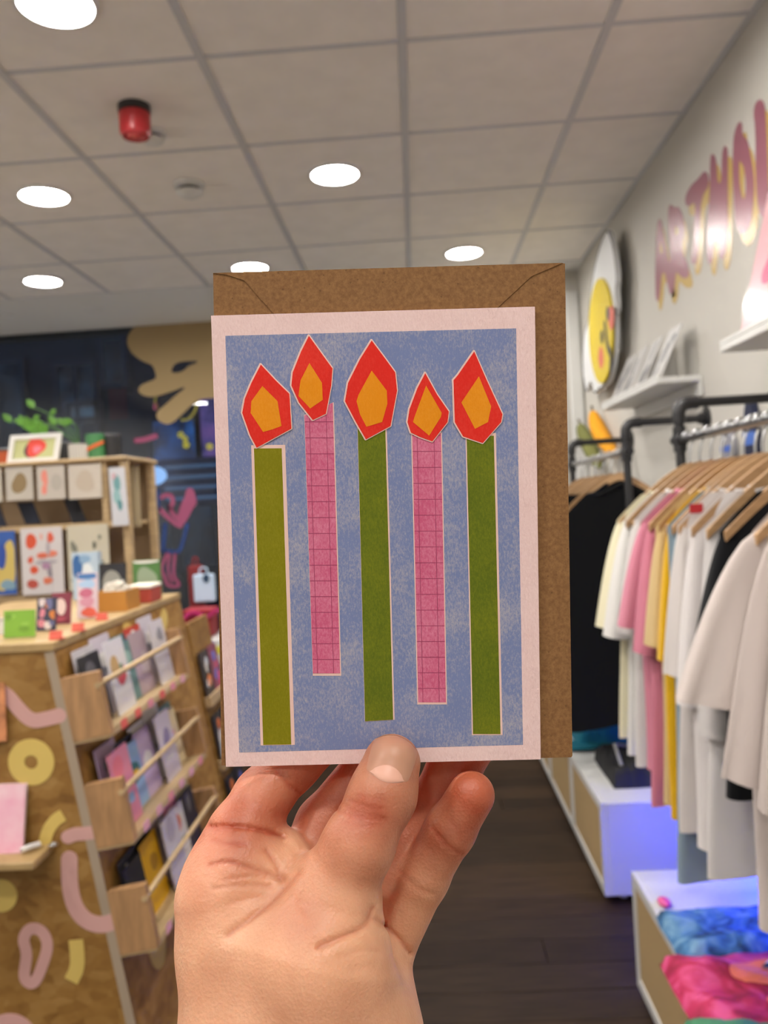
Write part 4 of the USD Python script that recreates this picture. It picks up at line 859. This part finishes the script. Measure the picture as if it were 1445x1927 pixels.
bench('red_bag', 'red bag behind the white printed bag at the window', 'bag', (352, 1065), (384, 1150), .36, '#7a1c20', .06, lambda t, a, b, z0: t.add('handle', tube(arcpath([(a[0]+.03, by+.39, a[2]-.01), (a[0]+.03, by+.39, a[2]+.05), (b[0]-.03, by+.39, a[2]+.05), (b[0]-.03, by+.39, a[2]-.01)], .02), .006), cm('#7a1c20')))
bench('white_bag', 'white bag with a small dark motif at the window', 'bag', (362, 1082), (404, 1132), .30, '#b9cde2', .05, lambda t, a, b, z0: (t.add('motif', ex(wig(18, ((a[0]+b[0])/2+.02, (a[2]+b[2])/2+.06), .022, .026, 3), .002, (0, by+.2985, 0), X, Z), cm('#24405a')), t.add('handle', tube(arcpath([(a[0]+.04, by+.32, a[2]-.01), (a[0]+.04, by+.32, a[2]+.04), (b[0]-.04, by+.32, a[2]+.04), (b[0]-.04, by+.32, a[2]-.01)], .02), .005), cm('#b9cde2'))))
t = Thing('dark_backpack', 'dark folded cloth under the white bag at the window', 'cloth'); a = PY(395, 1140, by+.33)
t.add('body', ell((a[0]-.0, by+.36, zb3+.075), (.12, .055, .075), 3), cm('#15161c', .8), True); t.add('strap', tube([(a[0]-.1, by+.32, zb3+.07), (a[0], by+.30, zb3+.11), (a[0]+.1, by+.32, zb3+.07)], .008), cm('#24262c'), True); t.done()
path = [PY(330+8*i, 1160+6*math.sin(i*1.1)-i*.6, by+.08) for i in range(16)]
t = Thing('pink_tinsel', 'hot pink tinsel garland strung along the window bench', 'garland'); t.add('cord', tube(path, .004, 6), cm('#d83a88'))
V = []; g = random.Random(5)
for i in range(700):
    q = g.random()*14; k = int(q); p = path[k]+(path[k+1]-path[k])*(q-k); d = np.array([g.gauss(0, 1) for _ in range(3)]); d /= np.linalg.norm(d); s = np.cross(d, X+.1); s /= np.linalg.norm(s)
    V += [p-s*.0015, p+s*.0015, p+d*.035]
t.add('tinsel_strands', trimesh.Trimesh(np.array(V), np.arange(len(V)).reshape(-1, 3), process=False), pm('tinsel', (.80, .07, .33), .3), kind='stuff'); t.done()
for k, (px, py, cc) in enumerate(((375, 1300, '#2c6a60'), (435, 1330, '#cfd8d8'))):
    a = PY(px, py, by+.12); t = Thing('storage_box', ['teal storage box under the window bench', 'pale storage box under the window bench, by the card edge'][k], 'box')
    t.add('body', cbox((a[0]-.07, by+.10+.0, .4405), (a[0]+.07, by+.36, .4405+.13-.03*k), .006), cm(cc)); t.add('lid', cbox((a[0]-.075, by+.095, .5705-.03*k), (a[0]+.075, by+.365, .585-.03*k), .004), cm(cc)); t.done()

# ================================================================== street outside
struct('pavement', box((-14, YB+.2, -.12), (10, 16, -.02)), pm('asphalt', (.05, .05, .055), .7, bump=.3, bscale=40), 'dark wet-looking street surface outside the window', 'street')
F0 = 11.0; t = Thing('shop_facade', 'dark building across the street with blue-lit shop windows', 'building')
m_brick = pm('fac', (.03, .034, .045), .7, var=.4, vscale=3)
t.add('wall', box((-9, F0, -.02), (7, F0+.4, 8)), m_brick)
def fp(px, py): return PY(px, py, F0)
def lit(name, c0, c1, c2, s, scale):
    MATS[name] = usdkit.material(stage, '/World/Looks/'+name, {'tc': ('texture_coordinate', {}), 'n': ('noise_texture', {'scale': scale, 'detail': 3, 'distortion': .6}), 'rp': ('rgb_ramp', {'ramp': [(.35, c0), (.52, c1), (.7, c2)]}), 'e': ('emission', {'strength': s})},
        [('tc.object', 'n.vector'), ('n.fac', 'rp.fac'), ('rp.color', 'e.color'), ], surface='e.emission'); return MATS[name]
m_blue = lit('litblue', (.008, .018, .05), (.015, .06, .19), (.03, .13, .38), 1., 3.5); m_purp = lit('litpurple', (.03, .03, .12), (.10, .07, .25), (.20, .10, .30), 1., 4); m_dim = lit('litdim', (.006, .008, .014), (.012, .02, .035), (.02, .04, .07), 1., 2.5)
def fwin(tl, br, mat, nm, lab, bars=2):
    a, b = fp(*tl), fp(*br)
    i = t.add('window_frame', ex(sbox(a[0]-.07, b[2]-.07, b[0]+.07, a[2]+.07).difference(sbox(a[0], b[2], b[0], a[2])), .08, (0, F0+.0, 0), X, Z), m_fr)
    t.add('pane', box((a[0], F0-.02, b[2]), (b[0], F0+.01, a[2])), mat, under=i, label=lab)
    for k in range(1, bars): xx = a[0]+(b[0]-a[0])*k/bars; t.add('bar', box((xx-.025, F0-.06, b[2]), (xx+.025, F0-.015, a[2])), m_fr, under=i)
fwin((288, 795), (372, 870), m_blue, 'w', 'blue-lit pane', 1); fwin((375, 740), (470, 860), m_purp, 'w', 'purple-lit pane', 1)
fwin((235, 885), (330, 1080), m_dim, 'w', 'dim pane', 2); fwin((342, 955), (470, 1060), m_dim, 'w', 'dim pane', 2)
fwin((110, 690), (185, 850), m_dim, 'w', 'dim upstairs pane', 2); fwin((-60, 690), (50, 850), m_dim, 'w', 'dim upstairs pane', 2); fwin((195, 640), (235, 720), m_dim, 'w', 'dim upstairs pane', 1); fwin((137, 768), (186, 784), lit('litslot', (.04, .08, .12), (.06, .12, .18), (.10, .2, .28), 1., 3), 'w', 'small pale lit slot', 1)
a, b = fp(300, 866), fp(480, 945)
t.add('fascia', box((a[0], F0-.12, b[2]), (b[0], F0-.0, a[2])), pm('fascia', (.012, .03, .09), .5))
for k in range(4): 
    zz = a[2]-(a[2]-b[2])*(.18+.22*k); t.add('sign_text_bar', box((a[0]+.1, F0-.16, zz-.022), (b[0], F0-.12, zz+.022)), em('signbarlit', (.10, .22, .42), .55))  # glowing bars stand in for the illegible lettering of the shop sign
t.done()
c = fp(301, 897); t = Thing('street_lamp', 'glowing pale blue round lamp on the building across the street', 'lamp')
t.add('globe', ell((c[0], F0-.35, c[2]), (.20, .16, .13), 3), em('lampglobe', (.35, .6, 1.0), 1.4), True); t.add('arm', tube([(c[0], F0, c[2]), (c[0], F0-.22, c[2])], .03), m_fr); t.done()
a = fp(243, 770); t = Thing('red_banner', 'dim red banner hanging on the building across the street', 'banner')
t.add('cloth', box((a[0]-.05, F0-.6, a[2]-.2), (a[0]+.18, F0-.57, a[2]+.2)), pm('banner', (.12, .01, .02), .8)); t.add('bracket', tube([(a[0]+.1, F0-.1, a[2]+.21), (a[0]+.1, F0-.62, a[2]+.21)], .02), m_fr); t.done()
# ================================================================== card and envelope
K = [CAM+ROT@np.array(c) for c in ((-.05624, -.06352, .26488), (.04872, -.06599, .2642), (.05224, .08182, .27094), (-.05273, .08428, .27162))]   # face corners TL TR BR BL, as held 27 cm from the lens
ku = K[1]-K[0]; ku /= np.linalg.norm(ku); kn = np.cross(ku, K[0]-K[3]); kn /= np.linalg.norm(kn); kv = np.cross(kn, ku)   # right, towards the viewer, up
def kp(px, py, off=0):
    d = ray(px, py); q = CAM + d*((K[0]+kn*off-CAM).dot(kn)/d.dot(kn)); q = q-K[3]; return (q.dot(ku), q.dot(kv))
def kpoly(pts, off=0): return Polygon([kp(a, b, off) for a, b in pts]).buffer(0)
def kex(poly, off, t): return ex(poly, t, K[3]+kn*off, ku, kv)
def pencil(name, col, light, s=1700, lo=.72, hi=1.04, stretch=(1, 1, .5), bump=.15):
    MATS[name] = usdkit.material(stage, '/World/Looks/'+name, {'tc': ('texture_coordinate', {}), 'mp': ('mapping', {'scale': stretch}), 'n': ('noise_texture', {'scale': s, 'detail': 5, 'roughness': .75}), 'n2': ('noise_texture', {'scale': 55, 'detail': 3, 'roughness': .6}),
        'ad': ('math', {'math_type': 'multiply_add', 'value2': .55}), 'rp': ('rgb_ramp', {'ramp': [(lo, lin(col)), (hi, lin(light))]}), 'nb': ('noise_texture', {'scale': 1300, 'detail': 2}), 'bp': ('bump', {'strength': bump, 'distance': .0004}), 'p': ('principled_bsdf', {'roughness': .8, 'specular_ior_level': .2})},
        [('tc.object', 'mp.vector'), ('mp.vector', 'n.vector'), ('tc.object', 'n2.vector'), ('n2.fac', 'ad.value1'), ('n.fac', 'ad.value3'), ('ad.value', 'rp.fac'), ('rp.color', 'p.base_color'), ('mp.vector', 'nb.vector'), ('nb.fac', 'bp.height'), ('bp.normal', 'p.normal')], surface='p.BSDF'); return MATS[name]
m_cardp = pencil('cardpaper', C_CARD, C_CARD2, lo=.6, hi=1.0, stretch=(1, 1, .5), bump=.5)
m_cblue = pencil('cardblue', C_BLUE, C_BLUE2); m_cg1 = pencil('cardgreen', C_G1, C_G1b, lo=.7, hi=1.2); m_cg2 = pencil('carddarkgreen', C_G2, C_G2b, lo=.65, hi=1.1); m_cpk = pencil('cardpink', C_PK, C_PKb, lo=.65, hi=1.1)
m_cred = pencil('cardred', C_RED, C_REDb, lo=.7, hi=1.3); m_cor = pencil('cardorange', C_OR, C_ORb, lo=.7, hi=1.3); m_cline = pm('cardline', C_LINE, .8)
m_grid = pm('cardgrid', C_GRID, .8)
t = Thing('greeting_card', 'hand-held pale pink greeting card with five printed birthday candles on blue', 'greeting card')
outl = kpoly([(397, 594), (1006, 577), (1017, 1429), (425, 1443)])
t.add('front_leaf', kex(outl, -.0004, .0004), m_cardp); t.add('back_leaf', kex(affinity.translate(outl, .0002, 0), -.0009, .0004), m_cardp)
t.add('blue_panel', kex(kpoly([(424, 632), (971, 618), (984, 1401.5), (450, 1416)]), 0, .00004), m_cblue, label='blue crayon background')
z2 = lambda pts: [(380+a*.4913, 480+b*.4913) for a, b in pts]
mm = .001
E1 = .00005
candles = [
 ('green', [(478, 844), (530, 843.6), (548, 1400.5), (495.5, 1401.5)], (-.9, 1.2, 1.1, .2), m_cg1, 'olive green candle'),
 ('pink', [(573, 782), (626, 758), (640, 1267), (589, 1267)], (-.1, .35, .2, .8), m_cpk, 'pink candle with a purple grid'),
 ('green', [(673, 804), (725, 808), (739.6, 1354), (687, 1357)], (-.1, .5, 0, .1), m_cg2, 'dark green candle'),
 ('pink', [(775.5, 815), (829.5, 815), (839, 1321.5), (787, 1321.5)], (-.35, .35, .2, .7), m_cpk, 'pink candle with a purple grid'),
 ('green', [(878, 822), (929, 820), (941.6, 1381), (890, 1381)], (-.4, .7, .9, .4), m_cg2, 'dark green candle')]
for col, pts, (l_, r__, tp, bt), mat, lab in candles:
    P0 = np.array([kp(*p) for p in pts])
    Q = P0+np.array([(l_, tp), (r__, tp), (r__, -bt), (l_, -bt)])*mm
    i = t.add('candle', kex(Polygon(P0), E1*2, E1), mat, label=lab)
    t.add('pale_outline', kex(Polygon(Q), E1*1, E1*.8), m_cline, under=i)
    if col == 'pink':
        gl = []
        A, B, C_, D = P0
        n = int(np.linalg.norm(A-D)/(5.05*mm))
        for k in range(n):
            q = (k+.9)*5.2*mm; a, b = D+(A-D)/np.linalg.norm(A-D)*q, C_+(B-C_)/np.linalg.norm(B-C_)*q; gl.append(LineString([a, b]).buffer(.00011))
        for f in (.17, .76): gl.append(LineString([A+(B-A)*f, D+(C_-D)*f]).buffer(.00010))
        t.add('grid_lines', kex(unary_union(gl).intersection(Polygon(P0)), E1*3, E1*.6), m_grid, under=i)
flames = [
 ([(226,420),(282,480),(335,532),(343,665),(275,702),(210,738),(185,690),(155,605),(165,550),(190,490)], [(232,502),(290,560),(305,655),(270,668),(235,678),(187,605),(190,560)]),
 ([(410,310),(460,380),(500,435),(495,500),(475,608),(425,632),(372,565),(343,500),(348,450),(380,370)], [(412,414),(460,490),(463,555),(415,588),(370,540),(378,480)]),
 ([(650,328),(700,395),(740,450),(747,520),(722,655),(628,706),(590,640),(548,560),(560,490),(605,400)], [(650,443),(708,520),(710,570),(690,640),(630,658),(605,610),(592,560),(600,535)]),
 ([(855,453),(900,535),(945,600),(940,640),(882,714),(835,697),(800,680),(787,640),(795,590),(825,510)], [(858,500),(918,605),(915,620),(870,692),(808,640),(812,625)]),
 ([(1042,370),(1090,480),(1150,610),(1145,640),(1075,720),(1000,695),(968,640),(963,480),(980,460)], [(1060,465),(1107,580),(1095,640),(1045,666),(993,565)])]
for rd, og in flames:
    p = kpoly(z2(rd)).buffer(.0006).buffer(-.0006)
    i = t.add('flame', kex(p, E1*6, E1), m_cred, label='red flame'); t.add('pale_outline', kex(affinity.translate(p.buffer(.00042), -.0001, .0001), E1*5, E1*.8), m_cline, under=i)
    t.add('flame_core', kex(kpoly(z2(og)).buffer(.0005).buffer(-.0005), E1*7, E1), m_cor, under=i, label='orange flame core')
t.done()
# envelope right behind the card
MATS['kraft'] = usdkit.material(stage, '/World/Looks/kraft', {'tc': ('texture_coordinate', {}), 'n': ('noise_texture', {'scale': 700, 'detail': 4, 'roughness': .7}), 'v': ('voronoi_texture', {'scale': 330}), 'lt': ('math', {'math_type': 'less_than', 'value2': .10}), 'rp': ('rgb_ramp', {'ramp': [(.3, lin(C_KR2)), (.7, lin(C_KR))]}),
    'mx': ('mix', {'color2': tuple(.55*v for v in lin(C_KR2))}), 'sf': ('math', {'math_type': 'multiply', 'value2': .5}), 'bp': ('bump', {'strength': .2, 'distance': .0003}), 'p': ('principled_bsdf', {'roughness': .75, 'specular_ior_level': .25})},
    [('tc.object', 'n.vector'), ('tc.object', 'v.vector'), ('n.fac', 'rp.fac'), ('v.distance', 'lt.value1'), ('lt.value', 'sf.value1'), ('sf.value', 'mx.fac'), ('rp.color', 'mx.color1'), ('mx.color', 'p.base_color'), ('n.fac', 'bp.height'), ('bp.normal', 'p.normal')], surface='p.BSDF')
eo_ = -.0016
env = kpoly([(401, 514), (1058, 495), (1063, 496), (1077, 1422), (1075, 1425), (417, 1440.5)], eo_)
t = Thing('envelope', 'brown kraft paper envelope held behind the greeting card', 'envelope')
t.add('body', kex(env, eo_-.0006, .0006), MATS['kraft'])
fl1 = kpoly([(401, 514), (1058, 495), (1040, 503), (1000, 520), (930, 585), (860, 660), (735, 780), (620, 690), (510, 585), (460, 528), (425, 517)], eo_)
t.add('flap', kex(fl1, eo_+.00002, .00022), MATS['kraft'], label='pointed closing flap')
fl2 = kpoly([(1077, 1422), (1075, 1425), (417, 1440.5), (560, 1300), (740, 1150), (920, 1290), (1020, 1390), (1050, 1412)], eo_)
t.add('flap', kex(fl2.buffer(-.0001), eo_+.00002, .0002), MATS['kraft'], label='lower folded flap')
t.done()

# ================================================================== hand
def J(px, py, d): return np.array([(px-CX)/FPX*d, (py-CY)/FPX*d, d])          # millimetres in front of the lens
def chain(*js): return [(J(a, b, d), r) for a, b, d, r in js]
def sd_chain(P, ch, k=3.):
    D = None
    for (a, ra), (b, rb) in zip(ch, ch[1:]):
        ab = b-a; t_ = np.clip(((P-a)@ab)/(ab@ab), 0, 1)
        d = np.sqrt((((P-a)-t_[..., None]*ab)**2).sum(-1))-(ra+(rb-ra)*t_)
        D = d if D is None else smin(D, d, k)
    return D
def smin(a, b, k):
    h = np.maximum(k-np.abs(a-b), 0)/k; return np.minimum(a, b)-h*h*k*.25
F_ = dict(
 index=chain((428, 1650, 264, 13), (457, 1567, 271, 11), (494, 1500, 278, 9.6), (550, 1438, 284.5, 9.2), (655, 1345, 286, 8.2)),
 middle=chain((560, 1660, 276, 10), (609, 1552, 286, 9.5), (702, 1438, 289, 9.2), (800, 1350, 287, 8.0)),
 ring=chain((690, 1730, 280, 10), (775, 1590, 287, 9.6), (852, 1452, 288.5, 9.0), (900, 1385, 286.5, 8.0)),
 pinky=chain((735, 1765, 279, 9.6), (795, 1650, 277, 8.6), (847, 1562, 274, 8.1), (887, 1496, 272, 7.7)))
thumb = chain((737, 1437, 261.6, 9.2), (720, 1495, 257.5, 10.1), (674, 1590, 252.5, 10.6), (624, 1690, 254.5, 13.2), (600, 1790, 252, 19.5))
palm = [chain((424, 1695, 260, 15), (442, 1790, 256, 16), (465, 1960, 250, 18)), chain((622, 1700, 255, 13), (600, 1800, 250, 21), (612, 1970, 246, 22)),
        chain((698, 1795, 277, 12.5), (682, 1880, 272, 15), (690, 1965, 266, 16)), chain((535, 1730, 270, 12), (560, 1880, 258, 18)), chain((470, 1640, 269, 11), (520, 1700, 270, 12)), chain((450, 1612, 268, 11), (515, 1622, 271, 10)),
        chain((480, 1960, 249, 19), (450, 2300, 236, 22), (380, 3000, 200, 26)), chain((660, 1965, 254, 21), (640, 2300, 238, 22), (600, 3000, 202, 26))]
creases = [([(396, 1556), (450, 1556), (500, 1564), (534, 1575)], 1.0, .9), ([(520, 1452), (545, 1478), (563, 1491)], .5, .7), ([(402, 1582), (430, 1588), (462, 1590)], .35, .7), ([(394, 1628), (430, 1620), (475, 1634), (535, 1657)], .6, .9),
  ([(402, 1672), (450, 1664), (510, 1668)], .35, .8), ([(562, 1645), (525, 1688), (475, 1728), (430, 1760)], .9, 2.4), ([(634, 1524), (667, 1539), (722, 1541)], .42, .8), ([(658, 1505), (690, 1519), (716, 1522)], .34, .75), ([(645, 1513), (668, 1528), (712, 1531)], .26, .7), ([(672, 1496), (700, 1505), (722, 1504)], .18, .7), ([(640, 1545), (680, 1556), (716, 1553)], .2, .8),
  ([(600, 1783), (649, 1761), (690, 1742), (699, 1712)], 1.1, 1.5), ([(706, 1730), (742, 1756), (771, 1794)], 1.0, 1.1), ([(813, 1557), (840, 1590), (868, 1608)], .45, .7), ([(752, 1640), (782, 1670), (812, 1682)], .35, .8),
  ([(560, 1695), (572, 1712), (578, 1730)], .15, .6), ([(500, 1600), (520, 1625), (528, 1650)], .5, 1.0), ([(420, 1655), (470, 1648), (500, 1652)], .3, .8), ([(430, 1700), (470, 1690), (505, 1686)], .22, .8), ([(640, 1800), (690, 1785), (712, 1790)], .22, .9), ([(655, 1830), (700, 1815)], .18, .9), ([(848, 1545), (866, 1572)], .2, .7)]
def hand_sdf(P):
    pal = None
    for c in palm: d = sd_chain(P, c, 6.); pal = d if pal is None else smin(pal, d, 11.)
    D = smin(pal, sd_chain(P, thumb, 4.), 7.)
    for n, c in F_.items(): D = smin(D, smin(pal, sd_chain(P, c, 3.), 5.), 1.6)
    px = P[..., 0]/P[..., 2]*FPX+CX; py = P[..., 1]/P[..., 2]*FPX+CY
    near_ = np.abs(D) < 3
    for pts, amp, w in creases:
        sub = near_ & (px > min(p[0] for p in pts)-25) & (px < max(p[0] for p in pts)+25) & (py > min(p[1] for p in pts)-25) & (py < max(p[1] for p in pts)+25) & (P[..., 2] < 284)
        if not sub.any(): continue
        q = np.stack([px[sub], py[sub]], -1); best = np.full(len(q), 1e9)
        sp = np.array(smoothline(pts).coords)
        for a, b in zip(sp, sp[1:]):
            ab = b-a; tt = np.clip(((q-a)@ab)/(ab@ab), 0, 1); best = np.minimum(best, np.linalg.norm(q-a-tt[:, None]*ab, axis=1))
        D[sub] += amp*(.75*np.exp(-(best*.168/(w*.55))**2)+.35*np.exp(-(best*.168/(w*1.5))**2))
    return D
def surface_nets(f, lo, hi, h):
    ax = [np.arange(lo[k], hi[k]+h, h) for k in range(3)]; S = np.empty([len(a) for a in ax], np.float32)
    YY, ZZ = np.meshgrid(ax[1], ax[2], indexing='ij')
    for i0 in range(0, len(ax[0]), 12):
        xx = ax[0][i0:i0+12]; S[i0:i0+12] = f(np.stack([np.broadcast_to(xx[:, None, None], (len(xx),)+YY.shape), np.broadcast_to(YY, (len(xx),)+YY.shape), np.broadcast_to(ZZ, (len(xx),)+YY.shape)], -1))
    n = np.array(S.shape); s = S < 0
    c = np.zeros(n-1, int)
    for d in np.ndindex(2, 2, 2): c += s[d[0]:n[0]-1+d[0], d[1]:n[1]-1+d[1], d[2]:n[2]-1+d[2]]
    act = (c > 0) & (c < 8); ids = np.full(n-1, -1); idx = np.argwhere(act); ids[act] = np.arange(len(idx))
    acc = np.zeros((len(idx), 3)); cnt = np.zeros(len(idx))
    for a in np.ndindex(2, 2, 2):
        for k in range(3):
            if a[k]: continue
            b = list(a); b[k] = 1; va = S[tuple((idx+a).T)]; vb = S[tuple((idx+b).T)]; m = (va < 0) != (vb < 0)
            t_ = va[m]/(va[m]-vb[m]); p = idx[m]+np.array(a, float); p[:, k] += t_; acc[m] += p; cnt[m] += 1
    V = acc/cnt[:, None]*h+np.array(lo); F = []
    for k in range(3):
        i, j = (k+1) % 3, (k+2) % 3
        sl0 = [slice(1, n[q]-1) for q in range(3)]; sl0[k] = slice(0, n[k]-1); sl1 = list(sl0); sl1[k] = slice(1, n[k])
        a, b = s[tuple(sl0)], s[tuple(sl1)]
        for flip, m in ((False, a & ~b), (True, ~a & b)):
            e = np.argwhere(m); 
            if not len(e): continue
            e = e+np.array([0 if q == k else 1 for q in range(3)]); ei = np.eye(3, dtype=int)
            q0, q1, q2, q3 = (ids[tuple((e-o_).T)] for o_ in (ei[i]*0, ei[i], ei[i]+ei[j], ei[j]))
            qs = np.stack([q0, q1, q2, q3], 1)
            if flip: qs = qs[:, ::-1]
            F += [qs[:, [0, 1, 2]], qs[:, [0, 2, 3]]]
    return V, np.vstack(F)
to_w = lambda V: CAM+(V/1000)@ROT.T
V, Fc = surface_nets(hand_sdf, (-72, 60, 190), (42, 235, 300), .7)
hm = trimesh.Trimesh(V, Fc, process=False)
for _ in range(2): trimesh.smoothing.filter_taubin(hm, lamb=.4, nu=.42, iterations=2)
V = np.array(hm.vertices)
px, py = V[:, 0]/V[:, 2]*FPX+CX, V[:, 1]/V[:, 2]*FPX+CY
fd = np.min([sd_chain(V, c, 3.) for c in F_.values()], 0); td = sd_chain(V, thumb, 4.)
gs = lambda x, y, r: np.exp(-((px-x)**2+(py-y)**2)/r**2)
red = np.clip(1-np.maximum(fd, 0)/6, 0, 1)*.8*np.clip((1700-py)/120, 0, 1)+.45*gs(560, 1720, 70)+.35*gs(430, 1600, 60)+.55*gs(905, 1480, 50)+.35*gs(690, 1525, 45)+.3*gs(370, 1690, 40)+.62*np.clip(1-np.maximum(td, 0)/4, 0, 1)*np.clip((1690-py)/110, 0, 1)  # flush and tan, plus part of the shade on fingers and thumb
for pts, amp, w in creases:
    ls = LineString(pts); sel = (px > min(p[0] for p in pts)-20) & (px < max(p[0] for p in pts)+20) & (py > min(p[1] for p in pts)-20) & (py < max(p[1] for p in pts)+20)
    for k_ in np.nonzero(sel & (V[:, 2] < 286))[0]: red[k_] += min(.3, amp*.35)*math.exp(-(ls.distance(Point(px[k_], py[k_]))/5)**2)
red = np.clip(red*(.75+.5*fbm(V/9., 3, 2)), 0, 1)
hw = trimesh.Trimesh(to_w(V), Fc, process=False); trimesh.repair.fix_normals(hw)
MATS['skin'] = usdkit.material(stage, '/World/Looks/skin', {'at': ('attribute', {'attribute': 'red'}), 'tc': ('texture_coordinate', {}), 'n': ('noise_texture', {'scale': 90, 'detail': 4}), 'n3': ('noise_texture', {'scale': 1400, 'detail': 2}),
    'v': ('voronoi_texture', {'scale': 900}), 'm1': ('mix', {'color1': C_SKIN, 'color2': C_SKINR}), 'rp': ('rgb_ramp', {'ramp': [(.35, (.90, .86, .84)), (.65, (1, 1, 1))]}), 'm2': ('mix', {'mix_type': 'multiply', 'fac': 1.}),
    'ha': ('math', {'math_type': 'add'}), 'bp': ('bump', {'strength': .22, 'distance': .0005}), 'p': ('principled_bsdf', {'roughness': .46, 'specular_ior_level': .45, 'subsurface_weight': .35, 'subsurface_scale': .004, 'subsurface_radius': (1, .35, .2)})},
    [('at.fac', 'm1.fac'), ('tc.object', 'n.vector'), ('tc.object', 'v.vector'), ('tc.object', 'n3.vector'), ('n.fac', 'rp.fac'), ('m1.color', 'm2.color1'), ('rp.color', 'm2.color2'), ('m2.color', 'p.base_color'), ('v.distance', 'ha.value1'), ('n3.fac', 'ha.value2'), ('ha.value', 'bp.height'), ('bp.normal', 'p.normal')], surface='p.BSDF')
t = Thing('hand', "person's bare left hand holding the card, thumb in front and fingers behind", 'hand')
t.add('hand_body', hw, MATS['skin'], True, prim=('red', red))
# thumb nail: a curved plate following the thumb
ax_ = np.array([17, -58.]); ax_ /= np.linalg.norm(ax_); pe = np.array([-ax_[1], ax_[0]])
ctr = np.array([738, 1427.]); NU, NV = 25, 25
def on_thumb(q):
    """depth of the thumb's front surface under photo position q, by marching"""
    d = np.full(len(q), 240.)
    for _ in range(60):
        P = np.stack([(q[:, 0]-CX)/FPX*d, (q[:, 1]-CY)/FPX*d, d], -1); d = d+np.minimum(sd_chain(P, thumb, 4.), 5)*.9
    return d
def plate(u0, u1, v_lo, v_hi, lift, wfun):
    R = []; 
    for v in np.linspace(0, 1, NV):
        u = np.linspace(-1, 1, NU); lo_, hi_ = v_lo(u), v_hi(u)
        q = ctr+np.outer(u*wfun(v), pe)+np.outer(lo_+(hi_-lo_)*v, ax_); d = on_thumb(q)
        edge = np.maximum(np.abs(u)**6, (1-v)**8)
        d = d-lift*(1-edge)+.15*edge
        R.append(np.stack([(q[:, 0]-CX)/FPX*d, (q[:, 1]-CY)/FPX*d, d], -1))
    R = np.array(R); back = R.copy(); back[..., 2] += .5
    A = np.concatenate([R.reshape(-1, 3), back.reshape(-1, 3)]); F = []; N = NU*NV
    for i in range(NV-1):
        for j in range(NU-1):
            a = i*NU+j; F += [[a, a+1, a+NU+1], [a, a+NU+1, a+NU], [N+a, N+a+NU+1, N+a+1], [N+a, N+a+NU, N+a+NU+1]]
    ed = [(0, j) for j in range(NU)]+[(i, NU-1) for i in range(1, NV)]+[(NV-1, j) for j in range(NU-2, -1, -1)]+[(i, 0) for i in range(NV-2, 0, -1)]
    for (a, b), (c, d_) in zip(ed, ed[1:]+ed[:1]):
        p, q = a*NU+b, c*NU+d_; F += [[p, N+p, N+q], [p, N+q, q]]
    m = trimesh.Trimesh(to_w(A), F, process=False); trimesh.repair.fix_normals(m); return m
wf_ = lambda v: 48*(1-.10*(1-v)**2-.08*v**3)
low = lambda u: -50+16*u*u; high = lambda u: 43-20*u*u
t.add('thumbnail', plate(0, 0, low, high, .35, wf_), pm('nail', C_NAIL, .42, spec=.35, subsurface_weight=.2, subsurface_scale=.002), True, label='short thumbnail')
t.add('nail_moon', plate(0, 0, lambda u: -48+15*u*u, lambda u: -14-20*u*u, .42, lambda v: 38*(1-.1*v)), pm('moon', C_MOON, .40, spec=.35), True, label='pale half-moon of the nail')
t.done()
